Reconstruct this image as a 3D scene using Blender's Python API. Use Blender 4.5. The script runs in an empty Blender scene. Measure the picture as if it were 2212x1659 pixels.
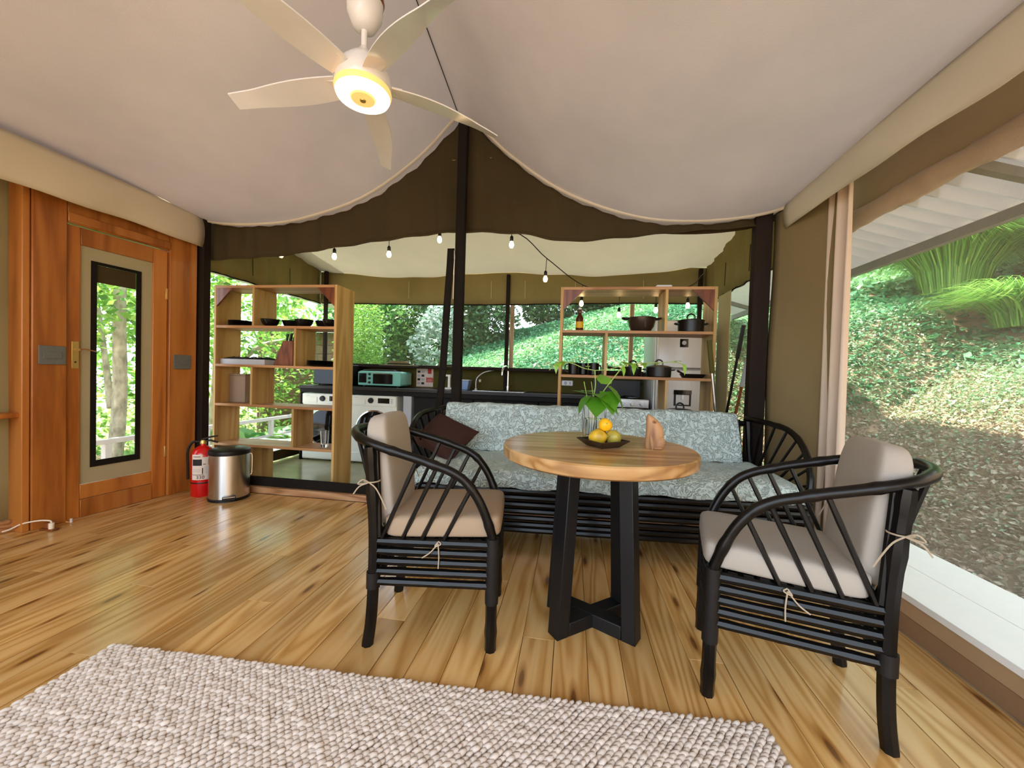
import bpy, math, random
import numpy as np
from mathutils import Vector, Matrix

scene = bpy.context.scene
col = scene.collection
R = math.radians
random.seed(7)

# ---------------------------------------------------------------- camera, sky, sun, exposure
def setup_camera():
    f, yaw, pitch, roll = 838.9, R(8.79), R(1.287), R(1.765)
    fw = Vector((-math.sin(yaw)*math.cos(pitch), math.cos(yaw)*math.cos(pitch), -math.sin(pitch)))
    rt = Vector((math.cos(yaw), math.sin(yaw), 0)); up = rt.cross(fw)
    c, s = math.cos(roll), math.sin(roll)
    rt, up = rt*c + up*s, up*c - rt*s
    cd = bpy.data.cameras.new('camera'); cam = bpy.data.objects.new('camera', cd); col.objects.link(cam)
    cd.sensor_fit = 'HORIZONTAL'; cd.sensor_width = 36.0; cd.lens = 36.0*f/2212.0
    cd.clip_start = 0.02; cd.clip_end = 200
    m = Matrix((rt, up, -fw)).transposed().to_4x4(); m.translation = Vector((0, 0, 1.10))
    cam.matrix_world = m
    scene.camera = cam
setup_camera()

world = bpy.data.worlds.new('sky'); scene.world = world; world.use_nodes = True
bg = world.node_tree.nodes['Background']
bg.inputs[0].default_value = (0.76, 0.90, 1.06, 1); bg.inputs[1].default_value = 1.65

sd = bpy.data.lights.new('sun', 'SUN'); sd.energy = 7.5; sd.angle = R(1.0); sd.color = (1.0, 0.95, 0.86)
sun = bpy.data.objects.new('sun', sd); col.objects.link(sun)
sun.rotation_euler = Vector((-0.47, 0.04, 0.87)).to_track_quat('Z', 'Y').to_euler()
sun.location = (-6, 1, 12)

vs = scene.view_settings
vs.view_transform = 'Standard'; vs.look = 'None'; vs.gamma = 1.0; vs.use_curve_mapping = False
vs.exposure = 1.68
scene.cycles.max_bounces = 10; scene.cycles.diffuse_bounces = 6; scene.cycles.glossy_bounces = 4
scene.cycles.transmission_bounces = 6; scene.cycles.transparent_max_bounces = 16
scene.cycles.caustics_reflective = False; scene.cycles.caustics_refractive = False
scene.cycles.sample_clamp_indirect = 6.0

# ---------------------------------------------------------------- materials
def srgb(r, g, b):
    return tuple(((c/255)/12.92 if c/255 <= .04045 else ((c/255+.055)/1.055)**2.4) for c in (r, g, b)) + (1,)
class NT:
    def __init__(s, name):
        s.m = bpy.data.materials.new(name); s.m.use_nodes = True
        s.t = s.m.node_tree; s.b = s.t.nodes['Principled BSDF']; s.out = s.t.nodes['Material Output']
    def n(s, typ, **kw):
        nd = s.t.nodes.new('ShaderNode'+typ)
        for k, v in kw.items():
            if k.startswith('i_'): nd.inputs[k[2:].replace('_', ' ')].default_value = v
            else: setattr(nd, k, v)
        return nd
    def l(s, a, b): s.t.links.new(a, b)
    def ramp(s, fac, stops):
        r = s.n('ValToRGB'); e = r.color_ramp.elements
        while len(e) < len(stops): e.new(0.5)
        for k, (p, c) in enumerate(stops): e[k].position = p; e[k].color = c
        s.l(fac, r.inputs[0]); return r.outputs[0]
    def coords(s, scale=(1, 1, 1), rnd=False, kind='Object'):
        tc = s.n('TexCoord'); mp = s.n('Mapping'); mp.inputs['Scale'].default_value = scale
        s.l(tc.outputs[kind], mp.inputs[0])
        if rnd:
            oi = s.n('ObjectInfo'); mu = s.n('Math', operation='MULTIPLY'); mu.inputs[1].default_value = 57.0
            s.l(oi.outputs['Random'], mu.inputs[0])
            cx = s.n('CombineXYZ'); [s.l(mu.outputs[0], cx.inputs[k]) for k in range(3)]
            s.l(cx.outputs[0], mp.inputs['Location'])
        return mp.outputs[0]
    def bump(s, h, strength=.3, dist=.01):
        b = s.n('Bump'); b.inputs['Strength'].default_value = strength; b.inputs['Distance'].default_value = dist
        s.l(h, b.inputs['Height']); s.l(b.outputs[0], s.b.inputs['Normal'])

def plain(name, c, rough=.5, metal=0., var=.08, scale=12., bump=0., spec=.5, stretch=(1, 1, 1), coat=0., rnd=False):
    s = NT(name); v = s.coords(stretch, rnd)
    nz = s.n('TexNoise'); nz.inputs['Scale'].default_value = scale; nz.inputs['Detail'].default_value = 4
    s.l(v, nz.inputs['Vector'])
    lo = tuple(x*(1-var) for x in c[:3])+(1,); hi = tuple(min(1, x*(1+var)) for x in c[:3])+(1,)
    s.l(s.ramp(nz.outputs['Fac'], [(.3, lo), (.7, hi)]), s.b.inputs['Base Color'])
    s.b.inputs['Roughness'].default_value = rough; s.b.inputs['Metallic'].default_value = metal
    s.b.inputs['Specular IOR Level'].default_value = spec; s.b.inputs['Coat Weight'].default_value = coat
    if bump: s.bump(nz.outputs['Fac'], bump, .004)
    return s.m

def wood(name, dark, mid, light, along='y', rough=.4, grain=14., rnd=False, knots=False, spec=.5, coat=0., ring=9.):
    s = NT(name)
    st = {'x': (.09, 1, 1), 'y': (1, .09, 1), 'z': (1, 1, .09)}[along]
    v = s.coords(st, rnd)
    n1 = s.n('TexNoise'); n1.inputs['Scale'].default_value = 5.0; n1.inputs['Detail'].default_value = 2; n1.inputs['Distortion'].default_value = .5
    s.l(v, n1.inputs['Vector'])
    m1 = s.n('Math', operation='MULTIPLY'); m1.inputs[1].default_value = ring*6.28; s.l(n1.outputs['Fac'], m1.inputs[0])
    sn = s.n('Math', operation='SINE'); s.l(m1.outputs[0], sn.inputs[0])
    mr = s.n('MapRange'); mr.inputs['From Min'].default_value = -1; s.l(sn.outputs[0], mr.inputs['Value'])
    n2 = s.n('TexNoise'); n2.inputs['Scale'].default_value = grain*5; n2.inputs['Detail'].default_value = 3; s.l(v, n2.inputs['Vector'])
    mx = s.n('Mix'); mx.data_type = 'FLOAT'; mx.inputs[0].default_value = .42
    s.l(mr.outputs[0], mx.inputs[2]); s.l(n2.outputs['Fac'], mx.inputs[3])
    c = s.ramp(mx.outputs[0], [(.08, dark), (.38, mid), (.85, light)])
    n3 = s.n('TexNoise'); n3.inputs['Scale'].default_value = 1.7; s.l(v, n3.inputs['Vector'])
    m3 = s.n('Mix'); m3.data_type = 'RGBA'; m3.blend_type = 'MULTIPLY'; m3.inputs[0].default_value = 1.0
    s.l(c, m3.inputs[6]); s.l(s.ramp(n3.outputs['Fac'], [(.3, (.80, .77, .72, 1)), (.7, (1, 1, 1, 1))]), m3.inputs[7])
    c = m3.outputs[2]
    if knots:
        tc = s.coords((5.2, 1.15, .01), rnd); vo = s.n('TexVoronoi', voronoi_dimensions='2D'); vo.inputs['Scale'].default_value = 1.0; vo.inputs['Randomness'].default_value = 1.0
        s.l(tc, vo.inputs['Vector'])
        k = s.ramp(vo.outputs['Distance'], [(.035, (.20, .12, .07, 1)), (.06, (.62, .48, .34, 1)), (.12, (1, 1, 1, 1))])
        m4 = s.n('Mix'); m4.data_type = 'RGBA'; m4.blend_type = 'MULTIPLY'; m4.inputs[0].default_value = .9
        s.l(c, m4.inputs[6]); s.l(k, m4.inputs[7]); c = m4.outputs[2]
    if rnd:
        oi = s.n('ObjectInfo'); hs = s.n('HueSaturation'); s.l(c, hs.inputs['Color'])
        mv = s.n('MapRange'); mv.inputs['To Min'].default_value = .84; mv.inputs['To Max'].default_value = 1.12
        s.l(oi.outputs['Random'], mv.inputs['Value']); s.l(mv.outputs[0], hs.inputs['Value']); c = hs.outputs[0]
    s.l(c, s.b.inputs['Base Color'])
    s.b.inputs['Roughness'].default_value = rough; s.b.inputs['Specular IOR Level'].default_value = spec
    s.b.inputs['Coat Weight'].default_value = coat; s.b.inputs['Coat Roughness'].default_value = .12
    s.bump(mx.outputs[0], .06, .003)
    return s.m

def glass(name, c=(1, 1, 1, 1), rough=0., ior=1.45):
    s = NT(name); s.b.inputs['Base Color'].default_value = c; s.b.inputs['Transmission Weight'].default_value = 1
    s.b.inputs['Roughness'].default_value = rough; s.b.inputs['IOR'].default_value = ior; return s.m

def emit(name, c, st):
    s = NT(name); s.b.inputs['Base Color'].default_value = c
    s.b.inputs['Emission Color'].default_value = c; s.b.inputs['Emission Strength'].default_value = st; return s.m

def screen(name, c, cover):
    s = NT(name); tr = s.n('BsdfTransparent'); df = s.n('BsdfDiffuse'); df.inputs[0].default_value = c
    wv = s.n('TexWave', bands_direction='Z'); wv.inputs['Scale'].default_value = 60.; wv.inputs['Distortion'].default_value = .3
    s.l(s.coords(), wv.inputs['Vector'])
    mr = s.n('MapRange'); mr.inputs['To Min'].default_value = cover*.8; mr.inputs['To Max'].default_value = cover*1.2
    s.l(wv.outputs['Fac'], mr.inputs['Value'])
    mx = s.n('MixShader'); s.l(mr.outputs[0], mx.inputs[0]); s.l(tr.outputs[0], mx.inputs[1]); s.l(df.outputs[0], mx.inputs[2])
    s.l(mx.outputs[0], s.out.inputs[0]); return s.m

def leafmat(name, stops, trans=.35, rough=.45):
    s = NT(name); at = s.n('Attribute', attribute_name='rnd')
    c = s.ramp(at.outputs['Fac'], stops); s.l(c, s.b.inputs['Base Color']); s.b.inputs['Roughness'].default_value = rough
    tl = s.n('BsdfTranslucent'); s.l(c, tl.inputs[0]); mx = s.n('MixShader'); mx.inputs[0].default_value = trans
    s.l(s.b.outputs[0], mx.inputs[1]); s.l(tl.outputs[0], mx.inputs[2]); s.l(mx.outputs[0], s.out.inputs[0]); return s.m

def fabric(name, c, scale=240., var=.06, bump=.25, rough=.95, big=.5):
    s = NT(name); v = s.coords()
    wa = s.n('TexNoise'); wa.inputs['Scale'].default_value = scale; wa.inputs['Detail'].default_value = 2; s.l(v, wa.inputs['Vector'])
    nz = s.n('TexNoise'); nz.inputs['Scale'].default_value = 2.2; nz.inputs['Detail'].default_value = 5; s.l(v, nz.inputs['Vector'])
    lo = tuple(x*(1-var*1.6) for x in c[:3])+(1,); hi = tuple(min(1, x*(1+var)) for x in c[:3])+(1,)
    s.l(s.ramp(nz.outputs['Fac'], [(.3, lo), (.7, hi)]), s.b.inputs['Base Color'])
    s.b.inputs['Roughness'].default_value = rough; s.b.inputs['Specular IOR Level'].default_value = .15
    ad = s.n('Math', operation='MULTIPLY_ADD'); ad.inputs[1].default_value = big*6
    s.l(nz.outputs['Fac'], ad.inputs[0]); s.l(wa.outputs['Fac'], ad.inputs[2])
    s.bump(ad.outputs[0], bump, .004); return s.m

def canvas(name, c, tc, trans, scale=260., var=.05, bump=.12):
    "woven tent canvas that lets a little daylight through"
    m = fabric(name, c, scale, var, bump, .95, .3); t = m.node_tree
    bs = t.nodes['Principled BSDF']; out = t.nodes['Material Output']
    tl = t.nodes.new('ShaderNodeBsdfTranslucent'); tl.inputs[0].default_value = tc
    mx = t.nodes.new('ShaderNodeMixShader'); mx.inputs[0].default_value = trans
    t.links.new(bs.outputs[0], mx.inputs[1]); t.links.new(tl.outputs[0], mx.inputs[2]); t.links.new(mx.outputs[0], out.inputs[0])
    return m

def quiltmat():
    s = NT('quilt_cotton'); v = s.coords()
    nz = s.n('TexNoise'); nz.inputs['Scale'].default_value = 24.; nz.inputs['Detail'].default_value = 1.5; nz.inputs['Distortion'].default_value = 1.2; s.l(v, nz.inputs['Vector'])
    m1 = s.n('Math', operation='MULTIPLY'); m1.inputs[1].default_value = 15.; s.l(nz.outputs['Fac'], m1.inputs[0])
    sn = s.n('Math', operation='SINE'); s.l(m1.outputs[0], sn.inputs[0])
    ab = s.n('Math', operation='ABSOLUTE'); s.l(sn.outputs[0], ab.inputs[0])
    pw = s.n('Math', operation='POWER'); pw.inputs[1].default_value = .5; s.l(ab.outputs[0], pw.inputs[0])
    s.l(s.ramp(pw.outputs[0], [(0., srgb(166, 188, 188)), (.5, srgb(188, 207, 207))]), s.b.inputs['Base Color'])
    s.b.inputs['Roughness'].default_value = .9; s.b.inputs['Specular IOR Level'].default_value = .2
    s.bump(pw.outputs[0], .9, .012); return s.m

M = {}
def mats():
    M['floor'] = wood('pine_floorboard', srgb(178, 130, 70), srgb(208, 162, 96), srgb(224, 184, 124), 'y', .24, 10., True, True, .5, .2, 10.)
    M['gap'] = plain('floor_gap', srgb(70, 45, 22), .8)
    M['doorwood'] = wood('cedar_door', srgb(138, 78, 28), srgb(174, 106, 44), srgb(190, 124, 58), 'z', .35, 9., True, False, .5, .1, 3.)
    M['shelfwood'] = wood('shelf_plywood', srgb(170, 130, 72), srgb(192, 154, 94), srgb(206, 172, 112), 'z', .5, 9., True, False, .4, 0, 4.)
    M['shelfboard'] = wood('shelf_board_wood', srgb(146, 98, 58), srgb(180, 132, 84), srgb(198, 152, 104), 'x', .45, 9., True, False, .4, 0, 4.)
    M['tabletop'] = wood('tabletop_hardwood', srgb(146, 102, 60), srgb(190, 148, 96), srgb(212, 176, 128), 'x', .3, 8., False, False, .5, .15, 6.)
    M['beam'] = wood('sill_beam_wood', srgb(130, 84, 50), srgb(176, 130, 90), srgb(196, 156, 116), 'x', .5, 9.)
    M['cream'] = fabric('cream_lining', srgb(208, 198, 178), 300., .03, .08, .95, .15)
    M['lining'] = canvas('cream_roof_lining', srgb(208, 204, 204), (.92, .90, 1.0, 1), .008)
    M['kroof'] = canvas('khaki_kitchen_roof', srgb(200, 188, 152), (.80, .74, .54, 1), .040)
    M['olive'] = fabric('olive_canvas', srgb(136, 118, 84), 260., .06, .2)
    M['olivedark'] = fabric('dark_olive_canvas', srgb(66, 56, 36), 260., .10, .25)
    M['olivelight'] = fabric('pale_olive_canvas', srgb(186, 174, 138), 260., .06, .2)
    M['kvalance'] = fabric('khaki_canvas', srgb(140, 128, 84), 260., .08, .2)
    M['wallcanvas'] = fabric('stone_wall_canvas', srgb(150, 144, 108), 260., .06, .2)
    M['doorcanvas'] = fabric('grey_door_canvas', srgb(166, 158, 128), 320., .04, .12)
    M['curtain'] = fabric('cream_curtain', srgb(216, 196, 176), 320., .03, .1)
    M['tanroll'] = fabric('tan_rolled_canvas', srgb(200, 178, 156), 260., .12, .4)
    M['black_strap'] = fabric('black_strap', srgb(30, 26, 22), 300., .1, .2)
    M['post'] = plain('dark_stained_post', srgb(34, 24, 18), .75, 0, .25, 6., .1, .2, (1, 1, .2))
    M['rattan'] = plain('black_lacquered_rattan', srgb(12, 10, 9), .30, 0, .35, 9., .06, .26, (1, 1, 1), .05)
    M['rattanbind'] = plain('black_leather_binding', srgb(22, 19, 18), .5, 0, .2, 30., .15, .3)
    M['cushion'] = fabric('taupe_cushion', srgb(158, 138, 116), 380., .03, .1)
    M['cushion_pale'] = fabric('pale_taupe_cushion', srgb(166, 158, 148), 380., .03, .1)
    M['tie'] = fabric('cushion_tie', srgb(176, 160, 138), 380., .03, .1)
    M['pillow'] = fabric('brown_pillow', srgb(58, 36, 31), 420., .06, .15, .8)
    M['steel_black'] = plain('black_powder_coat', srgb(16, 16, 18), .45, 0, .12, 40., .02, .35)
    M['quilt'] = quiltmat()
    M['sofabase'] = fabric('sofa_cushion_side', srgb(150, 112, 84), 300.)
    M['chrome'] = plain('chrome', (.8, .8, .8, 1), .12, 1, .03)
    M['brushed'] = plain('brushed_steel', (.62, .60, .57, 1), .26, 1, .06, 60., .02, .5, (1, 1, .02))
    M['brass'] = plain('brass', srgb(214, 184, 110), .3, .7, .08)
    M['blackplastic'] = plain('black_plastic', srgb(14, 14, 14), .4, 0, .1, 12., 0, .35)
    M['blackceramic'] = plain('black_ceramic', srgb(12, 12, 13), .3, 0, .15, 12., 0, .3)
    M['red'] = plain('red_enamel', srgb(196, 10, 14), .22, 0, .05, 12., 0, .5, (1, 1, 1), .4)
    M['paper'] = plain('paper', srgb(222, 208, 196), .8, 0, .03)
    M['ink'] = plain('black_ink', srgb(22, 20, 20), .7)
    M['white'] = plain('white_enamel', srgb(226, 230, 222), .3, 0, .02)
    M['whitegloss'] = plain('white_gloss_plastic', srgb(228, 229, 232), .16, 0, .02)
    M['sillwhite'] = plain('white_sill_paint', srgb(240, 240, 236), .25, 0, .015)
    M['sillfront'] = fabric('sill_front_canvas', srgb(150, 116, 84), 220., .08, .1)
    M['sillfront2'] = fabric('sill_upper_canvas', srgb(176, 146, 110), 220., .06, .1)
    M['tancanvas'] = fabric('tan_upper_canvas', srgb(182, 162, 130), 260., .06, .2)
    M['slate'] = plain('slate_plate', srgb(96, 100, 96), .6, 0, .1, 40., .1)
    M['turq'] = plain('turquoise_enamel', srgb(118, 190, 178), .25, 0, .03)
    M['darkglass'] = plain('dark_glass', srgb(10, 11, 11), .08, 0, .1, 12., 0, .3)
    M['blue'] = plain('blue_plastic', srgb(128, 160, 208), .35, 0, .05)
    M['fridge'] = plain('fridge_silver', (.50, .49, .47, 1), .38, .6, .04, 40., 0, .5, (1, 1, .05))
    M['counter'] = plain('dark_stone_worktop', srgb(34, 29, 24), .4, 0, .2, 60., 0, .3)
    M['cabinet'] = plain('dark_cabinet', srgb(18, 14, 10), .6, 0, .2, 5., 0, .2)
    M['greypanel'] = plain('grey_panel', srgb(176, 180, 188), .5, 0, .03)
    M['lowwall'] = fabric('olive_low_wall', srgb(86, 80, 40), 200., .08, .1)
    M['concrete'] = plain('polished_concrete', srgb(150, 146, 112), .18, 0, .18, 4., .03, .5)
    M['mullion'] = wood('window_mullion', srgb(130, 100, 66), srgb(168, 140, 100), srgb(188, 160, 120), 'z', .5)
    M['amber'] = plain('amber_glass', srgb(74, 34, 12), .08, 0, .1)
    M['yellow'] = plain('yellow_label', srgb(214, 170, 40), .6, 0, .05)
    M['greybox'] = plain('taupe_box', srgb(136, 116, 96), .7, 0, .05)
    M['enamelbowl'] = plain('brown_enamel_bowl', srgb(66, 54, 46), .2, .5, .08)
    M['castiron'] = plain('dark_pot_enamel', srgb(20, 19, 18), .35, 0, .12, 12., 0, .35)
    M['brownlid'] = plain('bronze_lid', srgb(74, 62, 50), .3, .6, .1)
    M['knifeblock'] = wood('knife_block_wood', srgb(84, 40, 16), srgb(118, 62, 28), srgb(138, 78, 38), 'z', .4)
    M['glass'] = glass('clear_glass')
    M['water'] = glass('water', (.94, 1, .96, 1), 0, 1.33)
    M['lemon'] = plain('yellow_citrus', srgb(238, 182, 24), .38, 0, .10, 22., .25)
    M['citrus'] = plain('mottled_citrus', srgb(196, 160, 40), .42, 0, .35, 18., .35)
    M['citrus_g'] = plain('green_yellow_citrus', srgb(170, 156, 62), .42, 0, .38, 14., .35)
    M['plate'] = plain('brown_black_plate', srgb(38, 26, 22), .22, 0, .15)
    M['carving'] = wood('carved_wood', srgb(112, 74, 46), srgb(164, 122, 84), srgb(188, 146, 106), 'z', .6, 12.)
    M['vinestem'] = plain('vine_stem', srgb(134, 160, 70), .5)
    M['rug'] = plain('wool_rug', srgb(208, 196, 186), .95, 0, .06, 60., .3, .1)
    M['rugbase'] = plain('rug_backing', srgb(170, 152, 132), .95, 0, .1)
    M['screen'] = screen('insect_screen', srgb(168, 164, 150), .22)
    M['kscreen'] = screen('kitchen_insect_screen', srgb(150, 160, 140), .10)
    M['corr'] = canvas('ribbed_translucent_roof_sheet', srgb(226, 222, 216), (.95, .95, 1.0, 1), .035, 40., .04, .05)
    M['eave'] = plain('eave_beam_grey', srgb(130, 126, 122), .6, 0, .1)
    M['eavewhite'] = plain('eave_beam_white', srgb(214, 212, 204), .5, 0, .05)
    M['ground'] = plain('bank_soil', srgb(150, 126, 98), .95, 0, .35, 3., .3)
    M['lawn'] = plain('lawn_soil', srgb(84, 110, 62), .95, 0, .3, 3., .3)
    M['trunk'] = plain('pale_tree_bark', srgb(176, 166, 148), .85, 0, .45, 16., .5, .2, (1, 1, .5))
    M['trunkdark'] = plain('grey_tree_bark', srgb(120, 104, 86), .9, 0, .4, 14., .5, .2, (1, 1, .4))
    M['rail'] = plain('pale_railing', srgb(196, 186, 188), .5, 0, .05)
    M['siding'] = plain('brown_siding', srgb(120, 96, 76), .8, 0, .15, 6., 0, .3, (1, 1, 6))
    g = lambda *a: srgb(*a)
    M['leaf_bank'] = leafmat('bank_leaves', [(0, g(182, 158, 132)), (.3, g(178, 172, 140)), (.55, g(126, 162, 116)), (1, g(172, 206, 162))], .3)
    M['leaf_green'] = leafmat('green_leaves', [(0, g(42, 84, 48)), (.5, g(78, 134, 66)), (1, g(150, 190, 96))], .4)
    M['leaf_lawn'] = leafmat('lawn_leaves', [(0, g(52, 110, 76)), (.5, g(86, 148, 98)), (1, g(158, 196, 140))], .3)
    M['leaf_lime'] = leafmat('lime_leaves', [(0, g(70, 120, 46)), (.5, g(120, 176, 70)), (1, g(188, 216, 110))], .45)
    M['leaf_dark'] = leafmat('dark_leaves', [(0, g(40, 76, 52)), (.5, g(70, 112, 72)), (1, g(124, 158, 108))], .3)
    M['leaf_silver'] = leafmat('silver_leaves', [(0, g(84, 120, 84)), (.5, g(150, 178, 160)), (1, g(210, 222, 220))], .3)
    M['blade'] = leafmat('grass_blades', [(0, g(64, 118, 50)), (.5, g(112, 172, 66)), (1, g(186, 214, 110))], .4)
    M['vineleaf'] = leafmat('vine_leaves', [(0, g(66, 128, 24)), (.6, g(98, 160, 40)), (1, g(150, 196, 72))], .3, .35)
    M['bulb'] = emit('warm_bulb', (1.0, .66, .30, 1), 7.)
    M['lamp'] = emit('fan_lamp_diffuser', (1.0, .80, .50, 1), 2.0)
    M['lampring'] = emit('fan_lamp_rim', (1.0, .50, .16, 1), .30)
    M['straw'] = plain('straw_hat', srgb(104, 92, 58), .8, 0, .15, 60., .2)
    M['signred'] = plain('red_print', srgb(190, 50, 46), .7)
    M['screenlcd'] = plain('lcd_black', srgb(12, 12, 14), .1)
    M['copper'] = plain('wire', srgb(150, 96, 50), .4, .5)
    M['wirewhite'] = plain('white_cable', srgb(224, 216, 196), .5)
mats()

# ---------------------------------------------------------------- mesh helpers
def vec(p): return Vector(p)
def cat(pts, n=6, closed=False):
    "catmull-rom sampling"
    P = [Vector(p) for p in pts]; out = []
    m = len(P); rng = m if closed else m-1
    for i in range(rng):
        p0 = P[(i-1) % m] if closed or i > 0 else P[0]*2-P[1]
        p1, p2 = P[i], P[(i+1) % m]
        p3 = P[(i+2) % m] if closed or i+2 < m else P[-1]*2-P[-2]
        for k in range(n):
            t = k/n; t2 = t*t; t3 = t2*t
            out.append(.5*((2*p1)+(p2-p0)*t+(2*p0-5*p1+4*p2-p3)*t2+(3*p1-p0-3*p2+p3)*t3))
    if not closed: out.append(P[-1].copy())
    return out

class MB:
    def __init__(s): s.v = []; s.f = []
    def add(s, vs, fs):
        o = len(s.v); s.v += [tuple(p) for p in vs]; s.f += [tuple(i+o for i in f) for f in fs]; return s
    def box(s, lo, hi):
        x0, y0, z0 = lo; x1, y1, z1 = hi
        return s.add([(x0,y0,z0),(x1,y0,z0),(x1,y1,z0),(x0,y1,z0),(x0,y0,z1),(x1,y0,z1),(x1,y1,z1),(x0,y1,z1)],
              [(0,3,2,1),(4,5,6,7),(0,1,5,4),(1,2,6,5),(2,3,7,6),(3,0,4,7)])
    def hexa(s, b, t):
        "8 points: bottom quad b, top quad t"
        return s.add(list(b)+list(t), [(0,3,2,1),(4,5,6,7),(0,1,5,4),(1,2,6,5),(2,3,7,6),(3,0,4,7)])
    def tube(s, pts, r, n=8, cap=True, closed=False):
        P = [Vector(p) for p in pts]; m = len(P)
        rr = r if isinstance(r, (list, tuple)) else [r]*m
        vs = []; up = None
        for i in range(m):
            if closed: t = P[(i+1) % m]-P[i-1]
            else: t = P[min(i+1, m-1)]-P[max(i-1, 0)]
            t.normalize()
            if up is None:
                a = Vector((0, 0, 1)) if abs(t.z) < .9 else Vector((1, 0, 0)); up = (a-t*a.dot(t)).normalized()
            else:
                up = up-t*up.dot(t)
                up = up.normalized() if up.length > 1e-6 else t.orthogonal().normalized()
            w = t.cross(up)
            for k in range(n):
                a = 2*math.pi*k/n; vs.append(P[i]+(up*math.cos(a)+w*math.sin(a))*rr[i])
        fs = []
        for i in range(m if closed else m-1):
            j = (i+1) % m
            for k in range(n): fs.append((i*n+k, i*n+(k+1) % n, j*n+(k+1) % n, j*n+k))
        if cap and not closed: fs += [tuple(range(n))[::-1], tuple((m-1)*n+k for k in range(n))]
        return s.add(vs, fs)
    def lathe(s, prof, c=(0, 0, 0), n=24, axis='z', sx=1., sy=1.):
        vs = []; fs = []
        for r, z in prof:
            for k in range(n):
                a = 2*math.pi*k/n; p = (r*math.cos(a)*sx, r*math.sin(a)*sy, z)
                if axis == 'y': p = (p[0], -p[2], p[1])     # axis pointing to -y
                elif axis == 'x': p = (p[2], p[0], p[1])
                vs.append((c[0]+p[0], c[1]+p[1], c[2]+p[2]))
        m = len(prof)
        for i in range(m-1):
            for k in range(n): fs.append((i*n+k, i*n+(k+1) % n, (i+1)*n+(k+1) % n, (i+1)*n+k))
        if prof[0][0] > 1e-6: fs.append(tuple(range(n))[::-1])
        if prof[-1][0] > 1e-6: fs.append(tuple((m-1)*n+k for k in range(n)))
        return s.add(vs, fs)
    def grid(s, fn, nu, nv):
        vs = [fn(i/nu, j/nv) for i in range(nu+1) for j in range(nv+1)]
        fs = [(i*(nv+1)+j, (i+1)*(nv+1)+j, (i+1)*(nv+1)+j+1, i*(nv+1)+j+1) for i in range(nu) for j in range(nv)]
        return s.add(vs, fs)
    def prism(s, poly, d, axis='y'):
        "poly: list of 2d points in the plane, extruded from d[0] to d[1]"
        n = len(poly); vs = []
        for t in d:
            for a, b in poly:
                vs.append({'y': (a, t, b), 'x': (t, a, b), 'z': (a, b, t)}[axis])
        return s.add(vs, [tuple(range(n)), tuple(range(2*n-1, n-1, -1))]+[(k, (k+1) % n+0, n+(k+1) % n, n+k) for k in range(n)])
    def mesh(s, name):
        me = bpy.data.meshes.new(name); me.from_pydata(s.v, [], s.f); me.validate(); me.update()
        import bmesh
        bm = bmesh.new(); bm.from_mesh(me); bmesh.ops.recalc_face_normals(bm, faces=bm.faces); bm.to_mesh(me); bm.free()
        return me
    def build(s, name, mat, parent=None, smooth=True, bevel=0., solid=0., seg=2, angle=.7):
        me = s.mesh(name); o = bpy.data.objects.new(name, me); col.objects.link(o)
        me.materials.append(M[mat] if isinstance(mat, str) else mat)
        if smooth:
            me.polygons.foreach_set('use_smooth', [True]*len(me.polygons)); me.set_sharp_from_angle(angle=angle)
        if bevel:
            b = o.modifiers.new('bevel', 'BEVEL'); b.width = bevel; b.segments = seg; b.limit_method = 'ANGLE'; b.angle_limit = .6
        if solid:
            b = o.modifiers.new('thickness', 'SOLIDIFY'); b.thickness = solid; b.offset = 0
        if parent: o.parent = parent
        return o

def box(name, lo, hi, mat, parent=None, bevel=.0, seg=2): return MB().box(lo, hi).build(name, mat, parent, bevel > 0, bevel, 0, seg)
def tag(o, label, category, group=None):
    o['label'] = label; o['category'] = category
    if group: o['group'] = group
    return o
def struct(o): o['kind'] = 'structure'; return o
def empty(name, loc=(0, 0, 0), rz=0.):
    o = bpy.data.objects.new(name, None); col.objects.link(o); o.location = loc; o.rotation_euler = (0, 0, rz); o.empty_display_size = .05; return o
def thing(name, label, category, loc=(0, 0, 0), rz=0., group=None): return tag(empty(name, loc, rz), label, category, group)
def link_copy(src, parent=None):
    c = src.copy(); col.objects.link(c); c.parent = parent; return c
def copy_tree(src, parent=None):
    c = link_copy(src, parent)
    for ch in list(src.children): copy_tree(ch, c)
    return c
def superbox(sx, sy, sz, e=4., nu=20, nv=12, bulge=0.):
    "rounded cushion mesh data (superellipsoid), centred"
    mb = MB()
    def sp(v, p): return math.copysign(abs(v)**p, v)
    def fn(u, v):
        a = 2*math.pi*u; b = math.pi*(v-.5)
        p = 2/e
        x = sp(math.cos(b), p*1.15)*sp(math.cos(a), p); y = sp(math.cos(b), p*1.15)*sp(math.sin(a), p); z = sp(math.sin(b), 2/(e*.55))
        return (x*sx/2, y*sy/2, z*sz/2)
    return mb.grid(fn, nu, nv)
def cloud_mesh(name, verts, faces_n, nleaf, mat, parent=None, rnd=None):
    "verts (nleaf*faces_n,3) -> one n-gon per leaf"
    me = bpy.data.meshes.new(name); k = faces_n
    me.vertices.add(nleaf*k); me.vertices.foreach_set('co', np.asarray(verts, np.float32).ravel())
    me.loops.add(nleaf*k); me.loops.foreach_set('vertex_index', np.arange(nleaf*k, dtype=np.int32))
    me.polygons.add(nleaf); me.polygons.foreach_set('loop_start', np.arange(0, nleaf*k, k, dtype=np.int32))
    at = me.attributes.new('rnd', 'FLOAT', 'FACE'); at.data.foreach_set('value', np.asarray(rnd, np.float32))
    me.update(calc_edges=True); me.materials.append(M[mat])
    o = bpy.data.objects.new(name, me); col.objects.link(o); o['kind'] = 'stuff'
    if parent: o.parent = parent
    return o
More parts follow.
